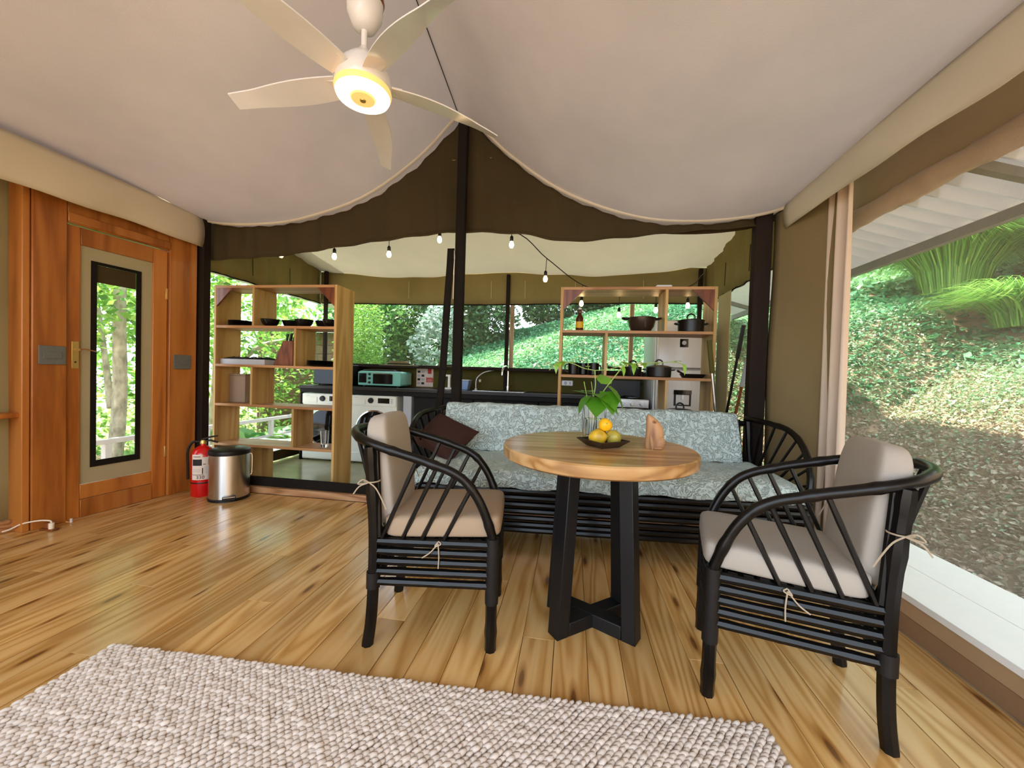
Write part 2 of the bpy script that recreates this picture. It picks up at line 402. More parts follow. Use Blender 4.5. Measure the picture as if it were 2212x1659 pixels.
rng = np.random.default_rng(11)
def leaves(name, pts, size, mat, parent=None, up=.5, aspect=.5, shade=None):
    "scatter diamond leaves at pts (n,3)"
    n = len(pts)
    d = rng.normal(size=(n, 3)); d[:, 2] *= .6; d /= np.linalg.norm(d, axis=1)[:, None]
    nr = rng.normal(size=(n, 3)); nr[:, 2] += up*3; nr -= d*np.sum(nr*d, 1)[:, None]; nr /= np.linalg.norm(nr, axis=1)[:, None]
    w = np.cross(d, nr); s = (size*(.6+.8*rng.random(n)))[:, None] if np.isscalar(size) else (size*(.6+.8*rng.random(n)))[:, None]
    a = pts-d*s*.5; b = pts+w*s*aspect*.5+nr*s*.08; c = pts+d*s*.5; e = pts-w*s*aspect*.5+nr*s*.08
    V = np.stack([a, b, c, e], 1).reshape(-1, 3)
    r = rng.random(n) if shade is None else np.clip(shade+rng.normal(size=n)*.18, 0, 1)
    return cloud_mesh(name, V, 4, n, mat, parent, r)
# ================================================================ SETTING
XL, XR, YB, YF = -3.40, 1.50, 3.03, -1.60      # room limits
KB = 4.86                                       # kitchen back wall

# ---- floor of pine boards
def build_floor():
    fl = struct(MB().box((-3.62, YF, -.06), (XR, 3.0, -.014)).build('floor', 'gap', None, False))
    pitch = .132; x = XL-.20; protos = {}
    i = 0
    while x < XR-.005:
        w = min(pitch, XR-x)-.0016
        cut = (1.05 + .9*((i*7) % 5)/2.1) % 3.2 - .3
        for y0, y1 in ((YF, cut), (cut, 2.995)):
            L = round(y1-y0-.001, 3)
            key = (round(w, 4), L)
            if key not in protos:
                o = MB().box((0, 0, -.012), (w, L, 0)).build('plank', 'floor', fl, True, .0012, 0, 1); protos[key] = o
            else: o = link_copy(protos[key], fl)
            o.location = (x, y0, 0)
        x += pitch; i += 1
    return fl
build_floor()
struct(MB().box((-3.55, 3.061, -.05), (1.75, KB, 0)).build('floor_kitchen', 'concrete', None, False))

# ---- threshold step between room and kitchen
def build_threshold():
    t = struct(empty('trim_1', (0, 3.0, 0)))
    box('step_board', (-3.27, -.0, 0), (1.38, .058, .055), 'beam', t, .004)
    box('screen_hem', (-3.20, .034, .056), (1.30, .058, .135), 'black_strap', t, .004)
build_threshold()

# ---- ceiling lining: two sagging slopes from the ridge to the eaves
ARC_L = [(-.969, 3.174), (-1.309, 2.845), (-1.788, 2.547), (-2.339, 2.392), (-2.74, 2.357), (-3.10, 2.37), (-3.42, 2.43), (-3.64, 2.49)]
ARC_R = [(-.969, 3.174), (-.815, 3.09), (-.547, 2.835), (-.177, 2.565), (.177, 2.40), (.516, 2.305), (.842, 2.276), (1.156, 2.289), (1.40, 2.335), (1.53, 2.41), (2.1, 2.76)]
def build_ceiling():
    ce = struct(empty('ceiling', (0, 0, 0)))
    for arc in (ARC_L, ARC_R):
        pf = cat([(a, 0, b) for a, b in arc], 5); n = len(pf)
        def fn(u, v):
            k = v*(n-1); i = min(int(k), n-2); p = pf[i].lerp(pf[i+1], k-i)
            y = YF+(3.205-YF)*u
            t = v                                     # 0 ridge, 1 eave
            ridge = .11*(3.03-y)*(1-t)**2
            lift = .10*math.sin(math.pi*min(1, max(0, (3.03-y)/3.2)))*math.sin(math.pi*t)
            wr = .006*math.sin(y*5+p.x*3)*math.sin(math.pi*t)
            return (p.x, y, p.z+min(ridge, .22)+lift+wr)
        MB().grid(fn, 40, n-1).build('lining_panel', 'lining', ce, True, 0, 0)
        MB().tube([(p.x, 3.037, p.z-.004) for p in pf if -3.43 < p.x < 1.5], .011, 6).build('edge_piping', 'cream', ce)
    MB().tube([(-.969, y, 3.168+min(.11*(3.03-y), .22)) for y in (3.0, 2.4, 1.8, 1.2, .5)], .003, 5).build('ridge_seam', 'olivedark', ce)
build_ceiling()

# ---- hanging valances along the eaves
def valance(name, x, y0, y1, top, bot, mat, flip=1, corner=True):
    def fn(u, v):
        y = y0+(y1-y0)*u
        z0 = bot+.012*math.sin(y*3.1)+.006*math.sin(y*11); z = top+(z0-top)*v
        off = flip*(.03*math.sin(v*2.6)+.008*math.sin(y*9+v*2)*v)
        return (x+off, y, z)
    return struct(MB().grid(fn, 60, 8).build(name, mat, None, True, 0, .006))
valance('trim_2', -3.285, YF, 3.0, 2.425, 2.14, 'cream', 1)
valance('trim_3', 1.45, YF, 3.0, 2.40, 2.175, 'cream', -1)

# ---- dark olive gable canvas between the rooms
def build_gable():
    gb = struct(empty('wall_back', (0, 3.06, 0)))
    bot = cat([(-3.36, 0, 2.07), (-3.0, 0, 2.08), (-2.555, 0, 2.101), (-2.117, 0, 2.152), (-1.493, 0, 2.222), (-.98, 0, 2.262), (-.418, 0, 2.232), (-.093, 0, 2.17), (.337, 0, 2.188), (.844, 0, 2.226), (1.36, 0, 2.250)], 8)
    top = cat([(a, 0, b+.03) for a, b in ARC_L[:-1][::-1]], 8)+cat([(a, 0, b+.03) for a, b in ARC_R[:-1]], 8)
    def at(poly, x):
        for i in range(len(poly)-1):
            if poly[i].x <= x <= poly[i+1].x:
                d = poly[i+1].x-poly[i].x; return poly[i].z+(poly[i+1].z-poly[i].z)*((x-poly[i].x)/d if d > 1e-6 else 0)
        return poly[0].z if x < poly[0].x else poly[-1].z
    def fn(u, v):
        x = -3.36+4.74*u; zb = at(bot, x); zt = max(at(top, x), zb+.02)
        pl = .014*math.sin(x*19+v*2.2)*(1-abs(v-.5))+.01*math.sin(x*41)
        return (x, .050+pl, zb+(zt-zb)*v)
    MB().grid(fn, 120, 12).build('gable_canvas', 'olivedark', gb, True, 0, .004)
    MB().tube([(p.x, .042+.014*math.sin(p.x*19), p.z) for p in bot], .008, 6).build('hem', 'olivedark', gb)
    # upper closing canvas above the lining so that no daylight leaks in
    def fn2(u, v):
        x = -3.6+5.3*u; return (x, .125, at(top, x)-.08+1.2*v)
    MB().grid(fn2, 60, 2).build('upper_canvas', 'olivedark', gb, True)
build_gable()

# ---- outer roof sheets at the eaves, with added strips to shut out sun
def build_roof():
    rf = struct(empty('roof', (0, 0, 3)))
    for x0, x1, y0, y1, z0, z1, nm in ((2.03, 2.75, -2.0, 7.2, 2.46, 2.255, 'r'), (-3.62, -4.65, -2.0, 7.2, 2.66, 2.40, 'l')):
        def fn(u, v):
            y = y0+(y1-y0)*u; return (x0+(x1-x0)*v, y, z0+(z1-z0)*v+.028*math.sin(y*2*math.pi/.15)-3)
        n = int((y1-y0)/.15*8)
        MB().grid(fn, n, 1).build('corrugated_sheet', 'corr', rf, True)
    for x0, x1, z0, z1 in ((1.42, 2.12, 2.90, 2.52), (-3.34, -3.72, 2.88, 2.70)):  # added strips along the kitchen roof sides, put in to block stray sun
        def fn(u, v): return (x0+(x1-x0)*v, 3.05+4.15*u, z0+(z1-z0)*v-3)
        MB().grid(fn, 6, 1).build('sun_block_sheet', 'corr', rf, True)
    box('eave_beam', (2.66, -2.0, -.83), (2.71, 7.2, -.76), 'eave', rf)
    box('eave_beam', (-4.60, -2.0, -.72), (-4.54, 7.2, -.62), 'eavewhite', rf)
    for y in (.6, 2.55, 4.5, 6.4):
        MB().hexa([(2.05, y, -.63), (2.68, y, -.81), (2.68, y+.05, -.81), (2.05, y+.05, -.63)], [(2.05, y, -.57), (2.68, y, -.76), (2.68, y+.05, -.76), (2.05, y+.05, -.57)]).build('rafter', 'eave', rf, False)
    for y in (1.0, 2.9, 4.6, 5.9):
        MB().hexa([(-3.6, y, -.44), (-4.57, y, -.66), (-4.57, y+.05, -.66), (-3.6, y+.05, -.44)], [(-3.6, y, -.38), (-4.57, y, -.60), (-4.57, y+.05, -.60), (-3.6, y+.05, -.38)]).build('rafter', 'eavewhite', rf, False)
build_roof()

# ---- posts
def post(name, label, x, y, z1, w, d, mat='post', lean=0.):
    o = MB().hexa([(x-w/2, y-d/2, 0), (x+w/2, y-d/2, 0), (x+w/2, y+d/2, 0), (x-w/2, y+d/2, 0)],
                  [(x-w/2+lean, y-d/2, z1), (x+w/2+lean, y-d/2, z1), (x+w/2+lean, y+d/2, z1), (x-w/2+lean, y+d/2, z1)]).build(name, mat, None, True, .008)
    return tag(o, label, 'post')
post('tent_post', 'dark stained square post beside the wooden door', -3.318, 3.035, 2.42, .115, .075)
post('tent_post', 'dark square post in the corner behind the sofa next to the curtain', 1.34, 3.118, 2.34, .115, .075)
post('tent_post', 'slim black wrapped pole rising to the ridge behind the sofa back', -.92, 3.03, 3.12, .075, .06, 'black_strap', .0)
def zip_flap():
    t = thing('door_flap_strap', 'black zip strap hanging slantwise beside the central tent pole', 'strap', (-.985, 2.985, .14))
    n = 14
    def fn(u, v):
        z = 1.95*u
        xs = -.13*(1-u)**1.5-.015*math.sin(u*9)*(1-u)
        return (xs-.028+.056*v, .01*math.sin(u*7), z)
    MB().grid(fn, n, 1).build('strap', 'black_strap', t, True, 0, .01)
    MB().tube([(.032, -.004, 1.93), (.034, -.006, 1.86)], .006, 6).build('zip_pull', 'chrome', t)
    MB().tube([(.033, -.002, 1.90), (.03, -.002, 1.55)], .0035, 5).build('zip_tape', 'paper', t)
zip_flap()
KP = ((-3.31, 4.80, 2.42, 'dark slim pole in the kitchen corner behind the washing machine'),
      (-.83, 4.825, 2.36, 'dark slim pole in the middle of the kitchen window'),
      (1.43, 4.80, 2.40, 'dark slim pole in the kitchen corner behind the fridge'))
for x, y, z, lb in KP: post('kitchen_pole', lb, x, y, z, .045, .045, 'post')

# ---- left wall: canvas, door surround and door
DA = math.atan2(.105, .9)           # door wall turns slightly inwards
def W(s, d=0.):                     # along the door wall / out from it into the room
    return (-3.44+math.sin(DA)*s+math.cos(DA)*d, 2.0+math.cos(DA)*s-math.sin(DA)*d)
def wallbox(name, s0, s1, z0, z1, d0, d1, mat, parent, bevel=.004):
    p = [W(s0, d0), W(s1, d0), W(s1, d1), W(s0, d1)]
    return MB().hexa([(x, y, z0) for x, y in p], [(x, y, z1) for x, y in p]).build(name, mat, parent, bevel > 0, bevel)
def build_left():
    def fn(u, v):
        y = YF+(2.06-YF)*u; return (-3.57+.012*math.sin(y*7+v*3), y, 2.6*v)
    wl = struct(MB().grid(fn, 40, 8).build('wall_left', 'wallcanvas', None, True, 0, .006))
    struct(box('baseboard_left', (-3.56, YF, 0), (-3.52, 2.0, .075), 'beam', None, .004))
    fr = struct(empty('trim_4', (W(.4)[0], W(.4)[1], 0)))
    inv = Matrix.Translation(-fr.location)
    parts = [('jamb_board', -.015, .150, 0, 2.46, -.10, .03), ('jamb_board', .770, .985, 0, 2.46, -.10, .03), ('header_board', .151, .769, 2.042, 2.46, -.10, .025)]
    for nm, a, b, z0, z1, d0, d1 in parts:
        o = wallbox(nm, a, b, z0, z1, d0, d1, 'doorwood', None, .006); o.data.transform(inv); o.parent = fr
    o = wallbox('jamb_edge', -.055, -.017, 0, 2.46, -.12, .02, 'doorwood', None, .006); o.data.transform(inv); o.parent = fr
    o = wallbox('header_rail', .151, .769, 2.05, 2.11, .0255, .036, 'doorwood', None, .004); o.data.transform(inv); o.parent = fr
    # the door
    d = struct(empty('door_1', (W(.46)[0], W(.46)[1], 0))); inv = Matrix.Translation(-d.location)
    def p(nm, a, b, z0, z1, d0, d1, mat, par=None, bevel=.004):
        o = wallbox(nm, a, b, z0, z1, d0, d1, mat, None, bevel); o.data.transform(inv); o.parent = par or d; return o
    s0, s1, c0, c1 = .154, .766, .228, .664
    p('stile', s0, c0, .002, 2.034, -.035, .008, 'doorwood'); p('stile', c1, s1, .002, 2.034, -.035, .008, 'doorwood')
    p('rail', c0, c1, 1.915, 2.034, -.035, .008, 'doorwood'); p('rail', c0, c1, .130, .232, -.035, .008, 'doorwood'); p('rail', c0, c1, .002, .128, -.035, .014, 'doorwood')
    # canvas panel around the window (four strips)
    pz0, pz1, wa, wb, wz0, wz1 = .234, 1.914, .287, .588, .345, 1.823
    for a, b, z0, z1 in ((c0, wa, pz0, pz1), (wb, c1, pz0, pz1), (wa, wb, pz0, wz0), (wa, wb, wz1, pz1)):
        p('canvas_panel', a, b, z0, z1, -.012, -.004, 'doorcanvas', None, 0)
    for a, b, z0, z1 in ((wa, wa+.032, wz0, wz1), (wb-.032, wb, wz0, wz1), (wa+.032, wb-.032, wz0, wz0+.045), (wa+.032, wb-.032, wz1-.022, wz1)):
        p('window_binding', a, b, z0, z1, -.006, .002, 'black_strap', None, 0)
    p('window_blind', wa+.032, wb-.032, 1.678, wz1-.022, -.014, -.007, 'olivedark', None, 0)
    p('window_screen', wa+.032, wb-.032, wz0+.045, 1.678, -.0105, -.0100, 'kscreen', None, 0)
    pl = p('lock_plate', .181, .219, 1.055, 1.24, .008, .012, 'brass', None, .004)
    x, y = W(.2, .012)
    def rel(pts): return [Vector(q)-d.location for q in pts]
    MB().tube(rel([(*W(.2, .012), 1.185), (*W(.2, .045), 1.185)]), .010, 8).build('handle_stub', 'brass', pl)
    MB().tube(rel([(*W(.2, .04), 1.185), (*W(.235, .045), 1.19), (*W(.27, .05), 1.182), (*W(.30, .03), 1.178)]), .004, 6).build('handle_wire', 'copper', pl)
    MB().tube(rel([(*W(.2, .0121), 1.098), (*W(.2, .0135), 1.098)]), .006, 8).build('keyhole', 'ink', pl)
    for z in (1.64, .33): p('hinge', .752, .768, z, z+.09, .008, .013, 'brass', None, .002)
build_left()
def switch(label, s0, s1, z0, z1):
    p = W((s0+s1)/2, .0305); t = thing('wall_switch', label, 'switch', (p[0], p[1], z0), -DA, None)
    w, h = s1-s0, z1-z0
    box('plate', (0, -w/2, 0), (.009, w/2, h), 'slate', t, .002)
    box('rocker', (.009, -w*.34, h*.32), (.013, w*.34, h*.68), 'slate', t, .002)
switch('slate switch plate on the door jamb beside the lock', .012, .14, 1.078, 1.20)
switch('slate switch plate on the door jamb beside the dark post', .80, .935, 1.066, 1.186)

# ---- right side: canvas panel, sill, screen window, rolled blind
def build_right():
    def fn(u, v):
        return (1.41+.15*u+.008*math.sin(v*9+u*5), 3.10-.47*u, .02+2.3*v)
    struct(MB().grid(fn, 8, 16).build('wall_right', 'olive', None, True, 0, .005))
    w = struct(empty('window_1', (2.0, .8, .185)))
    def rel(lo, hi): return tuple(a-b for a, b in zip(lo, (2.0, .8, .185))), tuple(a-b for a, b in zip(hi, (2.0, .8, .185)))
    box('sill_board', *rel((1.495, YF, .155), (1.742, 3.2, .185)), 'sillwhite', w, .003)
    box('sill_board', *rel((1.744, YF, .155), (2.0, 3.2, .185)), 'sillwhite', w, .003)
    box('sill_front', *rel((1.503, YF, .085), (1.53, 3.2, .154)), 'sillfront2', w, .003)
    box('sill_front', *rel((1.507, YF, .0), (1.53, 3.2, .084)), 'sillfront', w, .003)
    MB().box(*rel((2.003, YF, .186), (2.006, 3.4, 2.5))).build('insect_screen', 'screen', w, False)
    def band(u, v):
        y = YF+(3.4-YF)*u; return (-.02+.012*math.sin(y*5+v*4)-.01*v, y-.8, 2.72-.41*v-.185)
    MB().grid(band, 50, 6).build('upper_canvas', 'tancanvas', w, True, 0, .005)
    def roll(u, v):
        y = YF+(3.4-YF)*u; a = 2*math.pi*v; r = .056+.005*math.sin(y*5+a)+.006*math.sin(y*11+a*2)+.004*math.sin(y*37+a*3)
        return (-.05+r*math.cos(a), y-.8, 2.275+.010*math.sin(y*2.3)+r*1.15*math.sin(a)-.185)
    MB().grid(roll, 70, 12).build('rolled_blind', 'tanroll', w)
build_right()
def build_curtain():
    t = thing('curtain', 'cream curtain gathered at the end of the screened window sill', 'curtain', (1.535, 2.63, .187))
    def fn(u, v):
        z = 2.12*v; w = .30-.05*v; y = -w/2+w*u
        return (-.028*math.sin(u*6*math.pi+.6)*(.55+.6*(1-v))-.01*math.sin(u*15+v*2)+.015, y-.02*(1-v), z)
    MB().grid(fn, 60, 18).build('cloth', 'curtain', t, True, 0, .003)
    MB().tube([(.015, -.14, 2.12), (.015, .13, 2.12)], .012, 6).build('heading_tape', 'curtain', t)
build_curtain()

# ---- kitchen shell
def build_kitchen_shell():
    def fn(u, v):
        x = -3.50+5.10*u; y = 3.12+(KB+.02-3.12)*v
        z = 2.86-.50*v-.13*math.sin(math.pi*v)*(.6+.4*math.sin(math.pi*u))+.03*math.cos(2*math.pi*u*2)*v+.05*(abs(u-.5)*2)**4*v
        z += .006*math.sin(x*9-y*6)
        return (x, y, z)
    struct(MB().grid(fn, 60, 24).build('ceiling_kitchen', 'kroof', None, True, 0, 0))
    def vy(x, y0, y1, name):
        def fn(u, v):
            y = y0+(y1-y0)*u; return (x+.012*math.sin(y*23)+.005*math.sin(y*57), y, 2.0+.62*v)
        o = struct(MB().grid(fn, 60, 5).build(name, 'kvalance', None, True, 0, .004))
        MB().tube([(x+.012*math.sin((y0+(y1-y0)*k/30)*23), y0+(y1-y0)*k/30, 2.0) for k in range(31)], .008, 5).build('hem', 'black_strap', o)
        for yy in (y0+.55, y0+1.1): MB().tube([(x+(.03 if x < 0 else -.03), yy, 2.3), (x+(.032 if x < 0 else -.032), yy+.005, 2.07)], .004, 5).build('tie', 'olivedark', o)
    vy(-3.42, 3.12, KB, 'trim_5'); vy(1.52, 3.12, KB, 'trim_6')
    def fb(u, v):
        x = -3.42+4.94*u; return (x, KB-.006+.008*math.sin(x*13), 1.995+.012*math.sin(x*1.3+.5)+.42*v)
    o = struct(MB().grid(fb, 80, 5).build('trim_7', 'kvalance', None, True, 0, .004))
    MB().tube([(-3.4+4.9*k/40, KB-.01, 1.995+.012*math.sin((-3.4+4.9*k/40)*1.3+.5)) for k in range(41)], .008, 5).build('hem', 'black_strap', o)
    for x in (-2.15, -1.05, -.62, .0, .8): MB().tube([(x, KB-.03, 2.28), (x+.004, KB-.034, 2.06)], .005, 5).build('tie', 'olivelight', o)
    # low back wall and window screen
    wb = struct(box('wall_kitchen_back', (-3.42, KB, 0), (1.52, KB+.04, 1.17), 'lowwall'))
    w2 = struct(empty('window_2', (-.95, KB, 1.17)))
    MB().box((-2.45, .02, .002), (2.45, .022, .86)).build('insect_screen', 'kscreen', w2, False)
    for x in (-.80, .66): box('mullion', (x+.95, -.006, .002), (x+.95+.05, .018, .83), 'mullion', w2, .003)
    box('bottom_rail', (-2.45, -.01, .0005), (2.45, .018, .024), 'olivedark' and 'post', w2, .002)
    # left side: low screen base and screen
    w3 = struct(empty('window_3', (-3.42, 4.0, 0)))
    box('base_board', (0, -.9, .02), (.03, .85, .13), 'olivedark', w3, .004)
    MB().box((-.004, -.9, .131), (-.002, .85, 2.0)).build('insect_screen', 'kscreen', w3, False)
    w4 = struct(empty('window_4', (1.52, 4.0, 0)))
    box('base_board', (-.03, -.88, .02), (0, .85, .13), 'olivedark', w4, .004)
    MB().box((.002, -.88, .131), (.004, .85, 2.0)).build('insect_screen', 'screen', w4, False)
    box('canvas_strip', (-.016, .1, .131), (-.008, .42, 2.0), 'olivelight', w4, .003)
build_kitchen_shell()
# ================================================================ FURNITURE
def cane(pts, r, nodes=True, n=8):
    "rattan cane with slightly swollen nodes"
    P = [Vector(p) for p in pts]; L = [0]
    for a, b in zip(P, P[1:]): L.append(L[-1]+(b-a).length)
    rr = [r*(1+(.13 if nodes and abs((s % .17)-.085) < .012 else 0)) for s in L]
    return MB().tube(P, rr, n)
def straight(a, b, k=10): a, b = Vector(a), Vector(b); return [a.lerp(b, i/k) for i in range(k+1)]

def build_chair(label, pos, ang, seatmat, backmat):
    t = thing('rattan_armchair', label, 'chair', (pos[0], pos[1], 0), ang, None)
    hw = .197; dep = .478
    # legs (front straight, rear flared at foot)
    for s in (1, -1):
        cane(straight((dep, s*hw, 0), (dep-.004, s*hw, .455), 12), .0225).build('leg', 'rattan', t)
        pts = cat([(-.018, s*hw, 0), (-.006, s*hw, .10), (0, s*hw, .24), (0, s*hw, .45), (-.012, s*(hw+.004), .65), (-.022, s*(hw+.01), .802)], 4)
        cane(pts, .0235).build('leg', 'rattan', t)
        MB().tube(straight((dep-.001, s*hw, .19), (dep-.003, s*hw, .452), 6), [.0265]*7, 10).build('leg_binding', 'rattanbind', t)
        MB().tube(straight((0, s*hw, .235), (0, s*hw, .30), 3), .0275, 10).build('leg_binding', 'rattanbind', t)
    # seat box: stacked canes on each side
    for z in (.424, .385, .345, .304, .262):
        for s in (1, -1):
            cane(straight((.012, s*(hw+.002), z), (dep-.012, s*(hw+.002), z), 12), .0155).build('side_rail', 'rattan', t)
            cane(straight((.02, s*(hw-.018), z-.019), (dep-.02, s*(hw-.018), z-.019), 6), .011, False, 6).build('inner_rail', 'rattan', t)
        cane(straight((dep, -hw+.012, z), (dep, hw-.012, z), 10), .0135).build('front_rail', 'rattan', t)
        cane(straight((0, -hw+.012, z), (0, hw-.012, z), 10), .0135).build('rear_rail', 'rattan', t)
    for k in range(9):
        x = .05+k*.048; cane(straight((x, -hw+.02, .428), (x, hw-.02, .428), 2), .009, False, 6).build('seat_slat', 'rattan', t)
    # arm hoop running right round the back
    half = [(.474, hw+.004, .455), (.443, hw+.010, .546), (.407, hw+.014, .62), (.357, hw+.017, .682), (.299, hw+.02, .718), (.242, hw+.022, .738), (.184, hw+.023, .758), (.094, hw+.022, .783), (.011, hw+.014, .806), (-.055, hw-.012, .822), (-.115, hw-.075, .836), (-.145, hw-.15, .842)]
    loop = [Vector(p) for p in half]+[Vector((x, -y, z)) for x, y, z in half[::-1]]
    cane(cat(loop, 4), .0185, True, 10).build('arm_hoop', 'rattan', t)
    # diagonal arm spindles
    for s in (1, -1):
        for (xa, za), (xb, zb) in (((.380, .640), (.277, .43)), ((.316, .695), (.19, .43)), ((.248, .730), (.112, .43)), ((.170, .757), (.030, .43))):
            cane(straight((xa, s*(hw+.017), za), (xb, s*(hw+.002), zb), 8), .0085, True, 6).build('arm_spindle', 'rattan', t)
        p = straight((.02, s*hw, .44), (-.006, s*(hw-.015), .79), 6); cane(p, .014).build('back_upright', 'rattan', t)
    for y, x in ((.14, -.10), (.07, -.137), (0, -.147), (-.07, -.137), (-.14, -.10)):
        cane(straight((x, y, .835), (-.006, y*.75, .43), 8), .0095, True, 6).build('back_spindle', 'rattan', t)
    # cushions
    mb = superbox(.475, .405, .095, 10., 32, 14)
    c = mb.build('seat_cushion', seatmat, t); c.location = (.268, 0, .486); c.rotation_euler = (0, -.035, 0)
    mb = superbox(.095, .345, .46, 7., 28, 14)
    c2 = mb.build('back_cushion', backmat, t); c2.location = (.004, 0, .688); c2.rotation_euler = (0, -.13, 0)
    # ties with bows at the rear posts and on the seat rail
    for s in (1, -1):
        x0, y0 = -.012, s*(hw+.004)
        ring = [(x0+.030*math.cos(a), y0+.030*math.sin(a), .665) for a in np.linspace(0, 2*math.pi, 13)]
        MB().tube(ring, .0026, 5).build('tie', 'tie', t)
        for pts in (((-.012, s*(hw+.034), .665), (-.03, s*(hw+.05), .68), (-.05, s*(hw+.05), .662), (-.02, s*(hw+.036), .662)),
                    ((-.012, s*(hw+.034), .665), (.02, s*(hw+.045), .645), (.045, s*(hw+.045), .60), (.06, s*(hw+.042), .565)),
                    ((-.012, s*(hw+.034), .665), (-.045, s*(hw+.045), .652), (-.07, s*(hw+.042), .62))):
            MB().tube(cat(pts, 4), .0026, 5).build('tie', 'tie', t)
        xs = .262
        for pts in (((xs, s*(hw+.017), .437), (xs+.012, s*(hw+.026), .43), (xs-.012, s*(hw+.026), .42), (xs, s*(hw+.02), .437)),
                    ((xs, s*(hw+.022), .43), (xs+.005, s*(hw+.026), .38), (xs+.003, s*(hw+.024), .332)),
                    ((xs, s*(hw+.022), .43), (xs-.03, s*(hw+.026), .395), (xs-.062, s*(hw+.024), .372))):
            MB().tube(cat(pts, 4), .0024, 5).build('tie', 'tie', t)
    return t
build_chair('black rattan armchair with taupe seat cushion, its back towards the open wooden shelf', (-.786, 1.635), R(7.3), 'cushion', 'cushion_pale')
build_chair('black rattan armchair with grey-mauve cushions, its back towards the screened window', (1.018, 1.511), R(165.7), 'cushion_pale', 'cushion_pale')

# ---- round table
def build_table():
    cx, cy, T = .120, 1.765, .80
    t = thing('round_table', 'round wooden table on a black steel trapezoid base', 'table', (cx, cy, 0))
    r = .418
    prof = [(0, T-.052), (r-.012, T-.052), (r-.002, T-.045), (r, T-.02), (r, T-.006), (r-.006, T), (0, T)]
    MB().lathe(prof, n=72).build('table_top', 'tabletop', t)
    a1 = math.atan2(1.63-cy, -.045-cx); a2 = math.atan2(1.66-cy, .31-cx)
    w, d = .034, .062          # half width across, depth along the frame
    for q0, a in ((.0, a1), (.0012, a2)):
        ca, sa = math.cos(a), math.sin(a)
        def q(s, n, z): return (ca*s-sa*n, sa*s+ca*n, z)
        for sg in (1, -1):
            b0, b1, t0, t1 = .215*sg, .155*sg, .175*sg, .115*sg
            MB().hexa([q(b0, -w, 0), q(b1, -w, 0), q(b1, w, 0), q(b0, w, 0)], [q(t0, -w, T-.0525), q(t1, -w, T-.0525), q(t1, w, T-.0525), q(t0, w, T-.0525)]).build('leg', 'steel_black', t, True, .003)
        MB().hexa([q(-.153, -w, .0), q(.153, -w, .0), q(.153, w, .0), q(-.153, w, .0)], [q(-.151, -w, .058+q0), q(.151, -w, .058+q0), q(.151, w, .058+q0), q(-.151, w, .058+q0)]).build('foot_bar', 'steel_black', t, True, .003)
        MB().hexa([q(-.118, -w, T-.075), q(.118, -w, T-.075), q(.118, w, T-.075), q(-.118, w, T-.075)], [q(-.116, -w, T-.053), q(.116, -w, T-.053), q(.116, w, T-.053), q(-.116, w, T-.053)]).build('top_bar', 'steel_black', t, True, .003)
build_table()

# ---- daybed sofa
SA = math.atan2(.14, 2.29); SO = (-.96, 2.25); SL = 2.294
def build_sofa():
    t = thing('rattan_sofa', 'long black bamboo daybed sofa behind the round table', 'sofa', (SO[0], SO[1], 0), SA)
    D = .64
    for k, z in enumerate((.408, .368, .328, .288, .248, .208, .178)):
        u0, u1 = (.0, SL)
        cane(straight((u0, .0+.004*(k % 2), z), (u1, .004*(k % 2), z), 44), .0185).build('front_pole', 'rattan', t)
        if k < 6:
            cane(straight((u0+.02, D, z), (u1-.02, D, z), 20), .0185).build('rear_pole', 'rattan', t)
            for u in (0, SL): cane(straight((u, .02, z), (u, D-.02, z), 12), .0185).build('end_pole', 'rattan', t)
    for u in (.0, SL):
        for v in (.012, D):
            cane(straight((u, v, 0), (u, v, .43), 8), .027).build('leg', 'rattan', t)
    for k in range(7):
        v = .07+k*.09; cane(straight((.02, v, .40), (SL-.02, v, .40), 6), .012, False, 6).build('seat_slat', 'rattan', t)
    # arms: quarter hoops at both ends, flaring outwards at the back
    for u, s in ((0., -1), (SL, 1)):
        arc = [(u+s*.01, .03, .42), (u+s*.03, .04, .55), (u+s*.05, .10, .66), (u+s*.062, .20, .75), (u+s*.06, .32, .805), (u+s*.03, .44, .825), (u-s*.01, .56, .835), (u-s*.05, .63, .84)]
        cane(cat(arc, 5), .0185, True, 8).build('arm_hoop', 'rattan', t)
        for k in range(8):
            f = (k+1)/8.6; pp = cat(arc, 5); p = pp[int(f*(len(pp)-1))]
            v1 = min(.62, p.y+.22*(1-f)+.10)
            cane(straight(p, (u+s*.0, v1, .41), 6), .0085, True, 6).build('arm_spindle', 'rattan', t)
        cane(straight((u-s*.0, D-.02, .40), (u-s*.03, D+.0, .84), 6), .024).build('back_post', 'rattan', t)
        cane(straight((u-s*.07, D-.03, .40), (u-s*.10, D-.0, .83), 6), .016).build('back_post', 'rattan', t)
    cane(straight((.0, D+.02, .80), (SL, D+.02, .80), 20), .0185).build('back_rail', 'rattan', t)
    # cushions (brown sides show past the quilt)
    MB().box((.05, .0, .425), (SL-.04, .58, .508)).build('seat_cushion', 'sofabase', t, True, .03)
    MB().prism([(.515, .51), (.60, .51), (.692, .835), (.675, .862), (.625, .862), (.605, .84)], (.045, SL-.13), 'x').build('back_cushion', 'sofabase', t, True, .015)
    return t
build_sofa()
